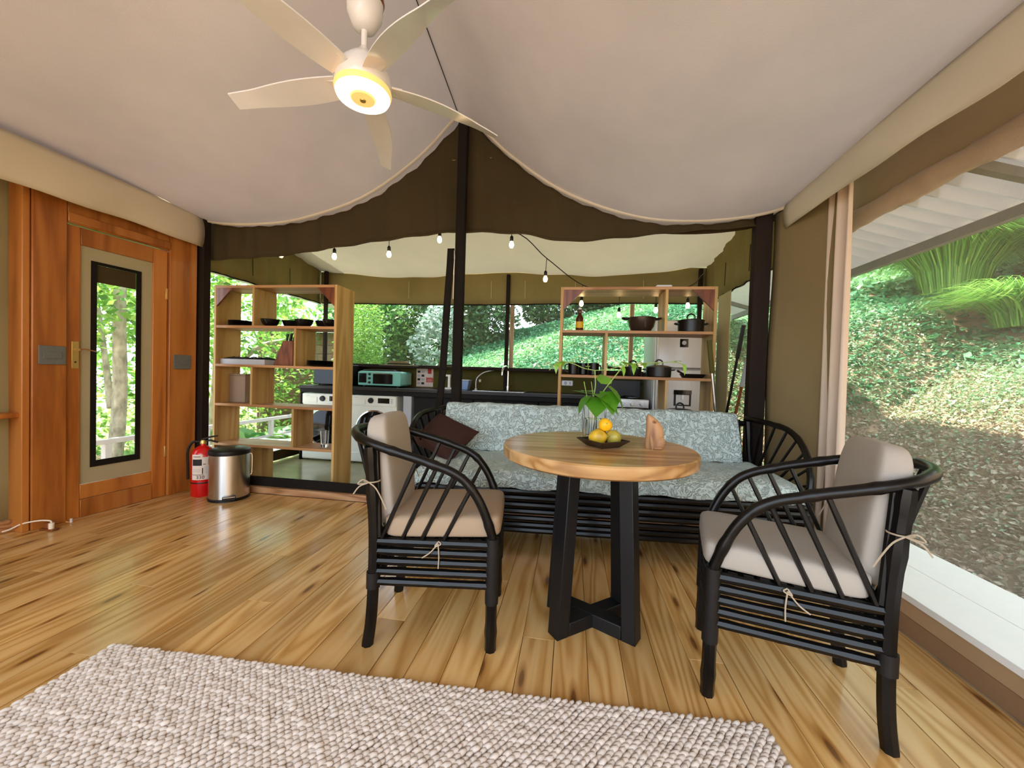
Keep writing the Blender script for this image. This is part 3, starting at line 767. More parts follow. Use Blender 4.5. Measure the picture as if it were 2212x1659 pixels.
def build_quilt():
    t = thing('quilt', 'pale sage green quilted cover draped over the sofa seat and back', 'blanket', (SO[0], SO[1], 0), SA)
    seat = cat([(-.030, 0, .432), (-.034, 0, .465), (-.024, 0, .502), (.02, 0, .525), (.12, 0, .534), (.30, 0, .536), (.45, 0, .538), (.53, 0, .542)], 5)
    back = cat([(.500, 0, .545), (.520, 0, .60), (.552, 0, .70), (.585, 0, .80), (.602, 0, .855), (.628, 0, .874), (.665, 0, .876), (.690, 0, .868), (.702, 0, .82), (.702, 0, .72)], 5)
    for nm, pf, u0, u1 in (('seat_cover', seat, .035, SL-.02), ('back_cover', back, .055, SL-.12)):
        n = len(pf)
        def fn(a, b):
            p = pf[min(int(b*(n-1)+.5), n-1)]; u = u0+(u1-u0)*a
            w = .004*math.sin(u*23+b*9)+.003*math.sin(u*51-b*17)+.005*math.sin(u*9+b*6)
            e = min(a, 1-a)*(u1-u0); drop = -.02*max(0, 1-e/.05)**2
            z = p.x*0+p.z+w*.7+(drop if nm == 'seat_cover' else 0)
            if b < .12 and nm == 'seat_cover': z += .006*math.sin(u*14)
            return (u, p.x-w*.6, z)
        MB().grid(fn, 150, n-1).build(nm, 'quilt', t, True, 0, .006)
build_quilt()
def build_pillow():
    t = thing('throw_pillow', 'dark brown throw pillow leaning in the sofa corner', 'pillow', (-.895, 2.56, .548), R(-20))
    mb = MB()
    def fn(u, v):
        x, y = u*2-1, v*2-1
        pin = 1-.10*(1-abs(x))*abs(y)**3-.0; pin2 = 1-.10*(1-abs(y))*abs(x)**3
        th = .062*((1-x**4)*(1-y**4))**.55
        return (x*.195*pin2, y*.16*pin, th)
    def fn2(u, v): a = fn(u, v); return (a[0], a[1], -a[2])
    mb.grid(fn, 16, 16).grid(fn2, 16, 16)
    o = mb.build('pillow_body', 'pillow', t); o.location = (.0, .06, .108); o.rotation_euler = (R(38), R(16), R(-4))
build_pillow()

# ---- woven rug
def build_rug():
    t = thing('woven_rug', 'chunky woven cream wool rug on the pine floor', 'rug', (-1.717, 1.222, 0), math.atan2(.096, 2.367))
    Lx, Ly = 2.369, 1.75
    MB().box((0, -Ly, .001), (Lx, 0, .012)).build('backing', 'rugbase', t, True, .004)
    # knots: offset rows of fat loops
    px, py = .0235, .0145
    base = MB().lathe([(.0, -.5), (.36, -.36), (.5, 0.), (.36, .36), (.0, .5)], n=6)
    bv = np.array(base.v); bf = [list(f) for f in base.f]
    me0 = base.mesh('tmp'); bv = np.array([v.co[:] for v in me0.vertices]); tris = []
    for p in me0.polygons: tris.append(list(p.vertices))
    bpy.data.meshes.remove(me0)
    nx = int(Lx/px); ny = int(Ly/py); C = []
    for j in range(ny):
        for i in range(nx):
            C.append((px*(i+.5+(.5 if j % 2 else 0)*.9), -py*(j+.5)))
    C = np.array(C); C = C[(C[:, 0] < Lx-.002)]; C = C[C[:, 1] > -1.05]
    n = len(C); nv = len(bv)
    a = rng.normal(size=n)*.16+.55; s = 1+rng.normal(size=n)*.10
    ca, sa = np.cos(a), np.sin(a)
    X = bv[None, :, 2]*.031*s[:, None]; Yv = bv[None, :, 1]*.0195*s[:, None]; Z = bv[None, :, 0]*.0195*s[:, None]
    vx = C[:, 0:1]+X*ca[:, None]-Yv*sa[:, None]; vy = C[:, 1:2]+X*sa[:, None]+Yv*ca[:, None]
    vz = .0165+Z+X*.20+(rng.normal(size=n)*.0012)[:, None]
    V = np.stack([vx, vy, np.maximum(vz, .002)], 2).reshape(-1, 3)
    me = bpy.data.meshes.new('knots'); F = np.array([q for q in tris if len(q) == 4]); F3 = np.array([q for q in tris if len(q) == 3])
    polys = []
    off = (np.arange(n)*nv)[:, None, None]
    loops = []; starts = []; cur = 0
    for FF in (F, F3):
        if len(FF) == 0: continue
        k = FF.shape[1]; A = (FF[None]+off).reshape(-1); loops.append(A); m = len(A)//k; starts.append(cur+np.arange(m)*k); cur += len(A)
    loops = np.concatenate(loops).astype(np.int32); starts = np.concatenate(starts).astype(np.int32)
    me.vertices.add(len(V)); me.vertices.foreach_set('co', V.astype(np.float32).ravel())
    me.loops.add(len(loops)); me.loops.foreach_set('vertex_index', loops)
    me.polygons.add(len(starts)); me.polygons.foreach_set('loop_start', starts)
    me.update(calc_edges=True); me.validate()
    me.polygons.foreach_set('use_smooth', [True]*len(me.polygons)); me.materials.append(M['rug'])
    o = bpy.data.objects.new('knots', me); col.objects.link(o); o.parent = t; o['kind'] = 'stuff'
build_rug()

# ---- open shelf units
def shelf_unit(label, x0, x1, y0, zs, divs, group):
    t = thing('open_shelf', label, 'shelf', (x0, y0, 0)); w = x1-x0; d = .28; th = .024
    ztop = zs[0]
    box('side_panel', (0, 0, 0), (th, d, ztop), 'shelfwood', t, .002); box('side_panel', (w-th, 0, 0), (w, d, ztop), 'shelfwood', t, .002)
    box('top_board', (th, 0, ztop-th), (w-th, d, ztop), 'shelfboard', t, .002)
    for z in zs[1:]: box('shelf_board', (th, 0, z-th/2), (w-th, d, z+th/2), 'shelfboard', t, .002)
    lv = [z for z in zs[1:]]+[0]
    tops = [ztop-th]+[z-th/2 for z in zs[1:]]
    for k, x in enumerate(divs):
        if x is None: continue
        zb = lv[k]+(th/2 if lv[k] > 0 else 0)
        box('divider', (x-x0-.011, .002, zb), (x-x0+.011, d-.002, tops[k]), 'shelfwood', t, .0015)
    g = .17
    MB().prism([(th, ztop-th), (th+g, ztop-th), (th, ztop-th-g)], (.001, .02)).build('corner_gusset', 'knifeblock', t, False)
    MB().prism([(w-th, ztop-th), (w-th, ztop-th-g), (w-th-g, ztop-th)], (.001, .02)).build('corner_gusset', 'knifeblock', t, False)
    return t
LS = [1.861, 1.476, 1.112, .741, .365]
shelf_unit('open wooden shelf of bowls and plates standing before the washing machines', -3.36, -2.10, 3.20, LS, [-2.945, -2.51, -2.955, -2.52, -2.955], 'open shelves')
RS = [1.865, 1.490, 1.110, .737, .365]
shelf_unit('open wooden shelf of pots standing before the fridge and stove', -.12, 1.135, 3.35, RS, [.745, .272, .768, .30, None], 'open shelves')
# ================================================================ DISHES AND POTS
ZL = [z+.0125 for z in LS]; ZR = [z+.0125 for z in RS]
def bowl(label, x, y, z, r=.081, h=.068, group='black bowls on the shelf'):
    mb = MB().lathe([(r*.45, 0), (r*.8, h*.35), (r, h), (r-.006, h), (r*.75, h*.4), (.001, h*.18)], n=24)
    o = mb.build('bowl', 'blackceramic'); o.location = (x, y, z); return tag(o, label, 'bowl', group)
for x, y, lb in ((-2.84, 3.29, 'small black bowl standing next to the divider of the upper shelf board'), (-2.70, 3.39, 'small black bowl half hidden by the bowl next to the shelf divider'),
                (-2.485, 3.29, 'small black bowl in the second pair of bowls, at the front edge of the board'), (-2.350, 3.39, 'small black bowl in the second pair of bowls, set back on the board'),
                (-2.212, 3.30, 'small black bowl against the side panel of the shelf')):
    bowl(lb, x, y, ZL[1])
def plates(n, x, y, z, r, label, group):
    for k in range(n):
        o = MB().lathe([(r*.6, 0), (r*.95, .010), (r, .016), (r-.004, .018), (r*.6, .006), (.001, .005)], n=28).build('dinner_plate', 'blackceramic')
        o.location = (x+.003*math.sin(k*3), y, z+.0125*k); tag(o, ('lowest', 'second lowest', 'second highest', 'topmost')[k]+' '+label, 'plate', group)
plates(4, -3.19, 3.335, ZL[1], .112, 'black plate in the stack beside the small bowls', 'stacked plates on the upper board')
plates(4, -2.335, 3.335, ZL[2], .125, 'wide black plate in the stack beside the knife block', 'stacked plates below the bowls')
def cutlery_tray():
    t = thing('cutlery_tray', 'grey tray of black cutlery beside the knife block', 'tray', (-3.09, 3.33, ZL[2]))
    mb = MB().box((-.24, -.09, 0), (.24, .09, .006)); 
    for a in ((-.24, -.09, .006, -.235, .09, .05), (.235, -.09, .006, .24, .09, .05), (-.235, -.09, .006, .235, -.085, .05), (-.235, .085, .006, .235, .09, .05), (-.08, -.085, .006, -.076, .085, .045), (.08, -.085, .006, .084, .085, .045)):
        mb.box(a[:3], a[3:])
    mb.build('tray_body', 'greypanel', t, False)
    for k in range(16):
        x = -.21+.028*k; l = .075+.012*math.sin(k*5)
        MB().tube([(x, -l, .053), (x+.006*math.sin(k), 0, .066+.008*math.sin(k*2.3)), (x, l, .056)], [.004, .006, .009], 6).build('cutlery_piece', 'blackplastic', t)
cutlery_tray()
def knife_block():
    t = thing('knife_block', 'slanted wooden knife block with black knives', 'knife block', (-2.70, 3.34, ZL[2]))
    MB().prism([(-.105, 0), (.10, 0), (.10, .235), (-.005, .235)], (-.05, .05)).build('block', 'knifeblock', t, True, .004)
    for k, (x, y) in enumerate(((.02, -.03), (.02, .02), (.05, -.03), (.05, .02), (.08, 0))):
        MB().tube([(x, y, .225), (x+.012+.004*k, y, .30+.012*(k % 2))], [.009, .011], 8).build('knife_handle', 'blackplastic', t)
knife_block()
def storage_box():
    t = thing('storage_box', 'plain taupe box standing upright on the shelf', 'box', (-3.225, 3.37, ZL[3]))
    box('carton', (-.088, -.04, 0), (.088, .05, .262), 'greybox', t, .004); box('lid', (-.09, -.042, .2625), (.09, .052, .278), 'greybox', t, .003)
storage_box()
def tumbler():
    o = MB().lathe([(.030, 0), (.034, .02), (.040, .152), (.0375, .152), (.031, .03), (.001, .026)], n=24).build('drinking_glass', 'glass'); o.location = (-2.262, 3.30, ZL[4])
    tag(o, 'clear drinking glass on the lower board of the shelf', 'glass')
tumbler()
# ---- right shelf
def bottle():
    t = thing('beer_bottle', 'brown swing-top bottle with a yellow label', 'bottle', (.047, 3.46, ZR[1]))
    b = MB().lathe([(.030, 0), (.0335, .006), (.0335, .105), (.028, .125), (.015, .145), (.013, .178), (.016, .182), (.016, .19), (.001, .19)], n=20).build('bottle_body', 'amber', t)
    MB().lathe([(.0338, .028), (.0342, .03), (.0342, .08), (.0338, .082)], n=20).build('label', 'yellow', t)
    MB().lathe([(.015, .1902), (.013, .203), (.006, .208), (.001, .208)], n=12).build('stopper', 'whitegloss', t)
    MB().tube(cat([(.016, 0, .182), (.026, .0, .172), (.024, 0, .15), (.017, 0, .142)], 4), .0016, 5).build('wire_bail', 'chrome', t)
bottle()
def mixing_bowl():
    t = thing('mixing_bowl', 'large brown enamel bowl with two handles', 'bowl', (.572, 3.49, ZR[1]))
    MB().lathe([(.06, 0), (.075, .004), (.104, .05), (.118, .118), (.121, .12), (.121, .124), (.114, .122), (.10, .055), (.07, .010), (.001, .008)], n=36).build('bowl_body', 'enamelbowl', t)
    for s in (1, -1): MB().tube(cat([(s*.112, -.03, .114), (s*.15, -.028, .12), (s*.16, 0, .122), (s*.15, .028, .12), (s*.112, .03, .114)], 4), .0075, 8).build('handle', 'castiron', t)
mixing_bowl()
def pot(name, label, x, y, z, r, h, handle='side', lidh=.022, mat='castiron', lidmat='castiron'):
    t = thing(name, label, 'pot', (x, y, z))
    MB().lathe([(r*.92, 0), (r*.98, .006), (r, h), (r-.006, h), (r-.01, .01), (.001, .008)], n=32).build('pot_body', mat, t)
    ld = MB().lathe([(r+.003, h+.0005), (r+.002, h+.007), (r*.75, h+lidh*.7), (r*.3, h+lidh), (.001, h+lidh)], n=32).build('lid', lidmat, t)
    MB().tube(cat([(-.032, 0, h+lidh-.002), (-.026, 0, h+lidh+.03), (0, 0, h+lidh+.044), (.026, 0, h+lidh+.03), (.032, 0, h+lidh-.002)], 5), .0065, 8).build('lid_handle', lidmat, ld)
    if handle == 'side':
        for s in (1, -1): MB().tube(cat([(s*(r-.003), -.025, h*.75), (s*(r+.022), -.02, h*.8), (s*(r+.022), .02, h*.8), (s*(r-.003), .025, h*.75)], 4), .006, 6).build('handle', mat, t)
    else:
        s = handle; MB().tube([(s*(r-.002), 0, h*.82), (s*(r+.03), 0, h*.9), (s*(r+.07 if s > 0 else r+.14), -.01 if s < 0 else -.03, h*.97)], [.010, .009, .012], 8).build('handle', 'blackplastic', t)
    return t
pot('stock_pot', 'black lidded pot beside the large bowl on the shelf', .975, 3.485, ZR[1], .104, .098, 'side', .02)
pot('casserole', 'black casserole with bronze lid beside the frying pan', .726, 3.47, ZR[2], .102, .080, 'side', .024, 'castiron', 'brownlid')
pot('saucepan', 'small black saucepan with long handle next to the mugs', .518, 3.51, ZR[2], .074, .075, -1, .018)
pot('braising_pan', 'wide black lidded pan on the shelf above the sofa back', .915, 3.49, ZR[3], .118, .088, 1, .026, 'castiron', 'castiron')
def frying_pan():
    t = thing('frying_pan', 'black frying pan on the shelf before the fridge', 'pan', (1.005, 3.49, ZR[2]))
    MB().lathe([(.075, 0), (.082, .002), (.105, .034), (.101, .034), (.078, .006), (.001, .005)], n=32).build('pan_body', 'castiron', t)
    MB().tube(cat([(-.085, -.055, .028), (-.115, -.085, .042), (-.15, -.12, .055)], 4), .009, 8).build('handle', 'blackplastic', t)
frying_pan()
def mug(label, x, y, ang):
    t = thing('mug', label, 'mug', (x, y, ZR[2]), ang, 'black mugs on the shelf')
    MB().lathe([(.036, 0), (.043, .006), (.046, .105), (.042, .105), (.038, .012), (.001, .009)], n=24).build('mug_body', 'blackceramic', t)
    MB().tube(cat([(.042, 0, .088), (.068, 0, .084), (.074, 0, .055), (.064, 0, .028), (.043, 0, .022)], 4), .0055, 6).build('handle', 'blackceramic', t)
for lb, x, y, a in (('black mug with its handle towards the shelf side panel', .006, 3.47, R(190)), ('black mug standing in back of the other two mugs', .094, 3.535, R(90)), ('black mug with its handle towards the saucepan', .182, 3.46, R(-40))): mug(lb, x, y, a)
def router():
    t = thing('flat_white_box', 'small white rounded box on top of the pot shelf', 'box', (.735, 3.46, RS[0]+.0005))
    MB().box((-.065, -.05, .004), (.065, .05, .03)).build('case', 'whitegloss', t, True, .012); box('foot', (-.045, -.035, 0), (.045, .035, .005), 'greypanel', t)
router()

# ================================================================ KITCHEN
CF = 4.25; CT = .905
def worktop():
    t = thing('kitchen_worktop', 'long dark stone worktop under the kitchen window', 'worktop', (-3.25, CF, 0))
    box('slab', (0, -.02, CT-.035), (3.49, .54, CT), 'counter', t, .003)
    box('apron', (0, .0, CT-.085), (3.49, .02, CT-.036), 'cabinet', t, .002)
    box('side_panel', (0.0, .0, 0), (.02, .58, CT-.086), 'cabinet', t, .002)
worktop()
def washer(label, x, print_name):
    t = thing('washing_machine', label, 'appliance', (x, CF, 0), 0, 'front loading machines under the worktop')
    w, h, d = .59, .812, .56
    box('cabinet', (0, .012, .015), (w, d, h), 'white', t, .012, 3); box('control_panel', (.004, 0, h-.125), (w-.004, .0119, h-.006), 'white', t, .004)
    for sx in (.05, w-.05):
        for sy in (.06, d-.06): MB().lathe([(.02, 0), (.02, .0155)], (sx, sy, 0), 10).build('foot', 'blackplastic', t)
    box('kick_plate', (.01, .004, .03), (w-.01, .0119, .13), 'white', t, .003)
    box('detergent_drawer', (.025, -.006, h-.11), (.20, -.0002, h-.045), 'white', t, .003)
    k = MB().lathe([(.034, 0), (.034, .006), (.028, .022), (.001, .022)], (.272, 0, h-.06), 24, 'y').build('program_knob', 'blackplastic', t)
    box('display', (.36, -.003, h-.088), (.505, -.0002, h-.028), 'screenlcd', t, .002)
    for q in range(3): box('button', (.52, -.003, h-.085+.02*q), (.545, -.0003, h-.073+.02*q), 'greypanel', t, .001)
    box('maker_mark', (.055, -.0015, h-.030), (.105, -.0002, h-.026), 'greypanel', t)
    c = (.315, .0115, .405)
    MB().lathe([(.238, 0), (.236, .012), (.222, .018), (.214, .012)], c, 40, 'y').build('door_ring', 'chrome', t)
    dr = MB().lathe([(.226, .004), (.216, .02), (.15, .036), (.001, .042)], c, 40, 'y').build('door_glass', 'darkglass', t)
    MB().tube([(.088, -.010, .42), (.078, -.018, .405), (.088, -.010, .39)], .008, 6).build('door_handle', 'chrome', t)
washer('white front loading washing machine with black door at the end of the worktop', -3.22, '')
washer('white front loading washing machine with black door next to the grey panel', -2.60, '')
box_o = box('appliance_side_panel', (-1.93, CF+.01, .012), (-1.83, 4.8, .828), 'greypanel', None, .004); tag(box_o, 'pale grey upright panel under the worktop beside the washing machine', 'panel')
def base_cabinets():
    for x0, x1, lb in ((-1.80, -1.10, 'dark base cabinet under the worktop beside the grey panel'), (-1.095, -.36, 'dark base cabinet under the kitchen sink'), (-.355, .24, 'dark base cabinet under the worktop beside the stove')):
        t = thing('base_cabinet', lb, 'cabinet', (x0, CF+.02, 0)); w = x1-x0
        box('body', (0, .02, .0), (w, .51, CT-.087), 'cabinet', t, .002)
        for a, b in ((.004, w/2-.002), (w/2+.002, w-.004)):
            dd = box('door', (a, .0, .06), (b, .0195, CT-.10), 'cabinet', t, .003)
            xx = b-.03 if a < w/4 else a+.03
            MB().tube([(xx, -.001, .60), (xx, -.022, .61), (xx, -.022, .70), (xx, -.001, .71)], .004, 6).build('handle', 'brushed', dd)
base_cabinets()
def stove():
    t = thing('gas_stove', 'steel gas stove with four white knobs beside the fridge', 'stove', (.25, CF-.005, 0)); w = .555
    box('body', (0, .03, .02), (w, .58, .88), 'castiron', t, .003)
    box('control_panel', (.0, .0, .795), (w, .0295, .885), 'brushed', t, .006)
    for k in range(4):
        b = MB().lathe([(.024, 0), (.024, .006), (.020, .024), (.001, .026)], (.19+.098*k, 0, .84), 20, 'y').build('knob', 'whitegloss', t)
    d = box('oven_door', (.005, .004, .14), (w-.005, .0295, .785), 'darkglass', t, .004)
    box('door_trim', (.02, -.012, .735), (w-.02, .0035, .772), 'brushed', d, .004)
    box('storage_drawer', (.005, .004, .03), (w-.005, .0295, .132), 'castiron', t, .003)
    box('backguard', (0, .56, .881), (w, .585, 1.08), 'castiron', t, .003)
    for bx in (.15, .41):
        for by in (.17, .42):
            g = MB().tube([(bx+.07*math.cos(a), by+.07*math.sin(a), .895) for a in np.linspace(0, 2*math.pi, 17)[:-1]], .006, 6, True, True).build('burner_grate', 'castiron', t)
            MB().lathe([(.035, .881), (.03, .892), (.001, .893)], (bx, by, 0), 16).build('burner_cap', 'castiron', g)
stove()
def fridge():
    t = thing('refrigerator', 'silver refrigerator with a water dispenser in the kitchen corner', 'refrigerator', (.835, CF, 0)); w, h = .55, 1.725
    box('cabinet', (0, .055, .02), (w, .59, h-.012), 'fridge', t, .006)
    d1 = box('lower_door', (.002, 0, .03), (w-.002, .052, 1.215), 'fridge', t, .012, 3); d2 = box('freezer_door', (.002, 0, 1.225), (w-.002, .052, h), 'fridge', t, .012, 3)
    box('dispenser', (.215, -.004, .835), (.385, -.0003, 1.0), 'castiron', d1, .003); box('dispenser_panel', (.212, -.007, .955), (.388, -.0045, 1.0), 'screenlcd', d1, .002)
    box('dispenser_cavity', (.235, -.006, .85), (.365, -.0042, .95), 'fridge', d1, .002); MB().tube([(.30, -.008, .95), (.30, -.010, .905)], .016, 10).build('spout', 'whitegloss', d1)
    box('badge', (.255, -.004, 1.445), (.338, -.0003, 1.53), 'screenlcd', d2, .003)
    MB().lathe([(.022, 0), (.022, .0015)], (.296, -.004, 1.49), 20, 'y').build('badge_dial', 'greypanel', d2)
    for z0, z1, dd in ((.75, 1.15, d1), (1.27, 1.58, d2)): MB().tube(cat([(.03, -.001, z0), (.03, -.035, z0+.03), (.03, -.035, z1-.03), (.03, -.001, z1)], 4), .009, 8).build('handle', 'fridge', dd)
fridge()
def toaster():
    t = thing('toaster_oven', 'turquoise toaster oven on the worktop', 'appliance', (-2.60, 4.42, CT)); w, h = .56, .195
    MB().box((0, .01, .018), (w, .33, h)).build('body', 'turq', t, True, .022); box('front_frame', (.004, 0, .02), (w-.004, .0099, h-.012), 'turq', t, .006)
    g = box('glass_door', (.20, -.006, .04), (.455, -.0003, .158), 'darkglass', t, .004); MB().tube([(.205, -.022, .166), (.45, -.022, .166)], .006, 8).build('handle', 'chrome', g)
    box('coffee_niche', (.015, -.004, .05), (.115, -.0003, .165), 'screenlcd', t, .004)
    for k in range(3): MB().lathe([(.016, 0), (.014, .014), (.001, .014)], (.155, 0, .055+.05*k), 16, 'y').build('knob', 'blackplastic', t)
    MB().box((.03, .06, h+.0005), (w-.12, .27, h+.018)).build('griddle_lid', 'castiron', t, True, .012)
    for sx in (.06, w-.06): 
        for sy in (.05, .29): MB().lathe([(.014, 0), (.014, .0185)], (sx, sy, 0), 10).build('foot', 'blackplastic', t)
toaster()
def microwave():
    t = thing('microwave', 'black microwave on the worktop above the washing machine', 'appliance', (-3.20, 4.42, CT)); w, h = .50, .26
    MB().box((0, .012, .012), (w, .36, h)).build('body', 'blackplastic', t, True, .006); box('door', (.004, 0, .016), (w*.74, .0115, h-.004), 'darkglass', t, .003)
    box('control_panel', (w*.745, 0, .016), (w-.004, .0115, h-.004), 'blackplastic', t, .003)
    for sx in (.05, w-.05): 
        for sy in (.05, .31): MB().lathe([(.012, 0), (.012, .0125)], (sx, sy, 0), 10).build('foot', 'blackplastic', t)
microwave()
def wall_notice():
    t = thing('wall_notice', 'printed instruction sheet on the olive wall behind the worktop', 'sign', (-1.91, KB-.004, .915))
    box('sheet', (-.115, 0, 0), (.115, .003, .245), 'paper', t)
    box('red_block', (.02, -.001, .06), (.112, -.0002, .005+.115), 'signred', t); box('red_tab', (.04, -.001, .17), (.09, -.0002, .235), 'signred', t)
    for r in range(4):
        for c in range(2): box('print_block', (-.10+.055*c, -.001, .03+.05*r), (-.062+.055*c, -.0002, .058+.05*r), 'ink' if (r+c) % 2 else 'greypanel', t)
    for r in range(3): box('print_line', (.03, -.0018, .07+.014*r), (.10, -.0011, .074+.014*r), 'paper', t)
wall_notice()
def towel_holder():
    t = thing('counter_stand', 'white upright stand with a sideways arm on the worktop', 'stand', (-1.50, 4.62, CT))
    MB().lathe([(.055, 0), (.055, .012), (.05, .02), (.018, .024), (.016, .15), (.020, .152), (.020, .178), (.001, .18)], n=20).build('stand', 'whitegloss', t)
    MB().tube([(0, 0, .165), (-.06, 0, .168), (-.125, 0, .160)], [.012, .016, .014], 10).build('arm', 'whitegloss', t)
towel_holder()
def dish_tub():
    t = thing('plastic_tub', 'light blue plastic tub beside the sink', 'container', (-1.30, 4.60, CT))
    MB().hexa([(-.055, -.06, 0), (.055, -.06, 0), (.055, .06, 0), (-.055, .06, 0)], [(-.07, -.075, .115), (.075, -.075, .115), (.075, .075, .115), (-.07, .075, .115)]).build('tub', 'blue', t, True, .006)
    box('rim', (-.074, -.079, .1155), (.079, .079, .123), 'whitegloss', t, .003)
dish_tub()
def sink():
    t = thing('sink', 'steel sink set into the dark worktop', 'sink', (-.80, 4.54, CT+.0005))
    box('rim', (-.33, -.2, 0), (.27, .2, .006), 'brushed', t, .002); box('basin', (-.20, -.15, .0062), (.22, .15, .0075), 'castiron', t)
    f = MB().tube(cat([(.02, .17, .006), (.02, .17, .22), (.015, .16, .27), (.0, .12, .30), (-.02, .07, .285), (-.03, .05, .24), (-.032, .045, .19)], 5), .0125, 10).build('faucet', 'chrome', t)
    MB().tube([(.02, .17, .006), (.02, .17, .06)], .02, 12).build('faucet_base', 'chrome', f); MB().tube([(.035, .165, .05), (.075, .15, .075)], .006, 8).build('lever', 'chrome', f)
sink()
def spray_hose():
    t = thing('filter_tap', 'thin curved white filter tap arching over the sink', 'tap', (-1.17, 4.66, CT))
    MB().tube(cat([(0, 0, 0), (.0, 0, .10), (.02, 0, .16), (.10, 0, .22), (.22, 0, .25), (.32, 0, .255)], 5), .006, 8).build('spout', 'whitegloss', t)
    MB().lathe([(.02, 0), (.016, .018), (.001, .02)], n=12).build('base', 'whitegloss', t); MB().lathe([(.012, .0), (.016, .03), (.001, .034)], (.05, 0, .10), 10).build('valve', 'whitegloss', t)
spray_hose()
def hat(label, x, r, h, mat):
    t = thing('sun_hat', label, 'hat', (x, KB-.10, 1.178))
    MB().lathe([(r, 0), (r*.98, .008), (r*.58, .014), (r*.54, h*.7), (r*.42, h), (.001, h*1.02)], n=28, sy=.42).build('hat_body', mat, t)
    MB().lathe([(r*.59, .016), (r*.575, .03)], n=28, sy=.42).build('hat_band', 'post', t)
hat('straw hat lying on the kitchen window ledge above the toaster oven', -2.23, .27, .062, 'straw'); hat('dark flat-brimmed hat lying on the kitchen window ledge beside the tent pole', -1.50, .20, .03, 'olivedark')
ld = struct(box('trim_8', (-3.40, KB-.23, 1.15), (1.50, KB-.001, 1.177), 'post', None, .003))
def outlet():
    t = thing('power_outlet', 'white rounded power outlet on the olive wall', 'outlet', (-.06, KB-.024, .99))
    MB().box((-.07, 0, 0), (.07, .022, .068)).build('case', 'whitegloss', t, True, .012); MB().lathe([(.02, 0), (.018, .005), (.001, .005)], (-.02, 0, .034), 16, 'y').build('socket', 'greypanel', t); box('switch', (.025, -.004, .02), (.045, -.0002, .05), 'greypanel', t, .002)
outlet()
# brooms and sticks leaning in the corner
def stick(name, label, a, b, r, mat, grip=None, head=None):
    t = thing(name, label, 'broom', a)
    A, B = Vector(a), Vector(b); d = B-A
    MB().tube([Vector((0, 0, .0)), d*.5, d], r, 8).build('handle', mat, t)
    if grip: MB().tube([d*.82, d], r*1.5, 8).build('grip', grip, t)
    if head: MB().hexa([(-.12, -.025, 0), (.12, -.025, 0), (.12, .025, 0), (-.12, .025, 0)], [(-.09, -.015, .07), (.09, -.015, .07), (.09, .015, .07), (-.09, .015, .07)]).build('brush_head', head, t, True, .006)
stick('broom', 'broom with grey handle and green grip leaning on the pot shelf', (1.245, 3.30, 0), (1.04, 3.22, 1.42), .013, 'brushed', 'leaf_dark' and 'lowwall', 'blackplastic')
stick('mop', 'mop with dark grey handle leaning by the right kitchen screen', (1.40, 4.1, 0), (1.46, 3.66, 1.60), .012, 'blackplastic', 'castiron', 'greypanel')
stick('rake', 'wooden rake handle leaning by the right kitchen screen', (1.42, 4.0, 0), (1.465, 3.56, 1.30), .013, 'knifeblock', 'greypanel', 'castiron')

# ================================================================ FLOOR ITEMS BY THE DOOR
def extinguisher():
    t = thing('fire_extinguisher', 'red fire extinguisher on the floor beside the pedal bin', 'fire extinguisher', (-3.09, 2.86, 0), R(50))
    r = .082
    MB().lathe([(r*.95, 0), (r, .008), (r, .345), (r*.86, .385), (r*.5, .412), (.022, .42), (.022, .435), (.001, .435)], n=32).build('cylinder', 'red', t)
    MB().lathe([(r+.001, .112), (r+.002, .114), (r+.002, .120), (r+.001, .122)], n=32).build('band', 'castiron', t)
    MB().lathe([(.022, .4352), (.024, .45), (.016, .468), (.001, .468)], n=14).build('valve', 'brass', t)
    MB().tube([(-.01, 0, .462), (.05, -.01, .462), (.10, -.015, .44)], [.008, .009, .007], 6).build('carry_handle', 'blackplastic', t)
    MB().tube([(-.01, 0, .474), (.05, -.01, .492), (.10, -.015, .497)], [.007, .008, .006], 6).build('squeeze_lever', 'blackplastic', t)
    MB().tube(cat([(-.02, 0, .455), (-.07, .02, .45), (-.10, .03, .38), (-.098, .03, .25), (-.096, .028, .14)], 5), .010, 8).build('hose', 'blackplastic', t)
    # printed label: curved patches
    def patch(nm, a0, a1, z0, z1, mat, off, par):
        def fn(u, v): a = R(a0+(a1-a0)*u); return ((r+off)*math.cos(a), (r+off)*math.sin(a), z0+(z1-z0)*v)
        return MB().grid(fn, 12, 1).build(nm, mat, par)
    lb = patch('label', -150, -62, .145, .335, 'paper', .0012, t); patch('label_corner', -150, -95, .335, .358, 'paper', .0012, t)
    patch('print', -146, -98, .265, .318, 'ink', .0018, lb); patch('print', -140, -104, .337, .342, 'ink', .0018, lb)
    patch('print_line', -92, -80, .272, .278, 'ink', .0018, lb); patch('print_line', -97, -92, .195, .245, 'ink', .0018, lb); patch('print_line', -148, -88, .186, .190, 'ink', .0018, lb)
    for z in (.212, .222, .232): patch('print_line', -144, -104, z, z+.003, 'greypanel', .0018, lb)
    for z in (.20, .212, .224, .236, .248): patch('print_line', -88, -66, z, z+.003, 'greypanel', .0018, lb)
    # the number 330, in segments
    seg = {'3': 'abgcd', '0': 'abcdef'}
    for i, ch in enumerate('330'):
        a0 = -124+14*i; w = 10
        S = {'a': (0, w, .176, .180), 'b': (w-3, w, .167, .180), 'c': (w-3, w, .155, .168), 'd': (0, w, .155, .159), 'e': (0, 3, .155, .168), 'f': (0, 3, .167, .180), 'g': (2, w, .1655, .1695)}
        for q in seg[ch]: x0, x1, z0, z1 = S[q]; patch('digit_stroke', a0+x0, a0+x1, z0, z1, 'ink', .0019, lb)
extinguisher()
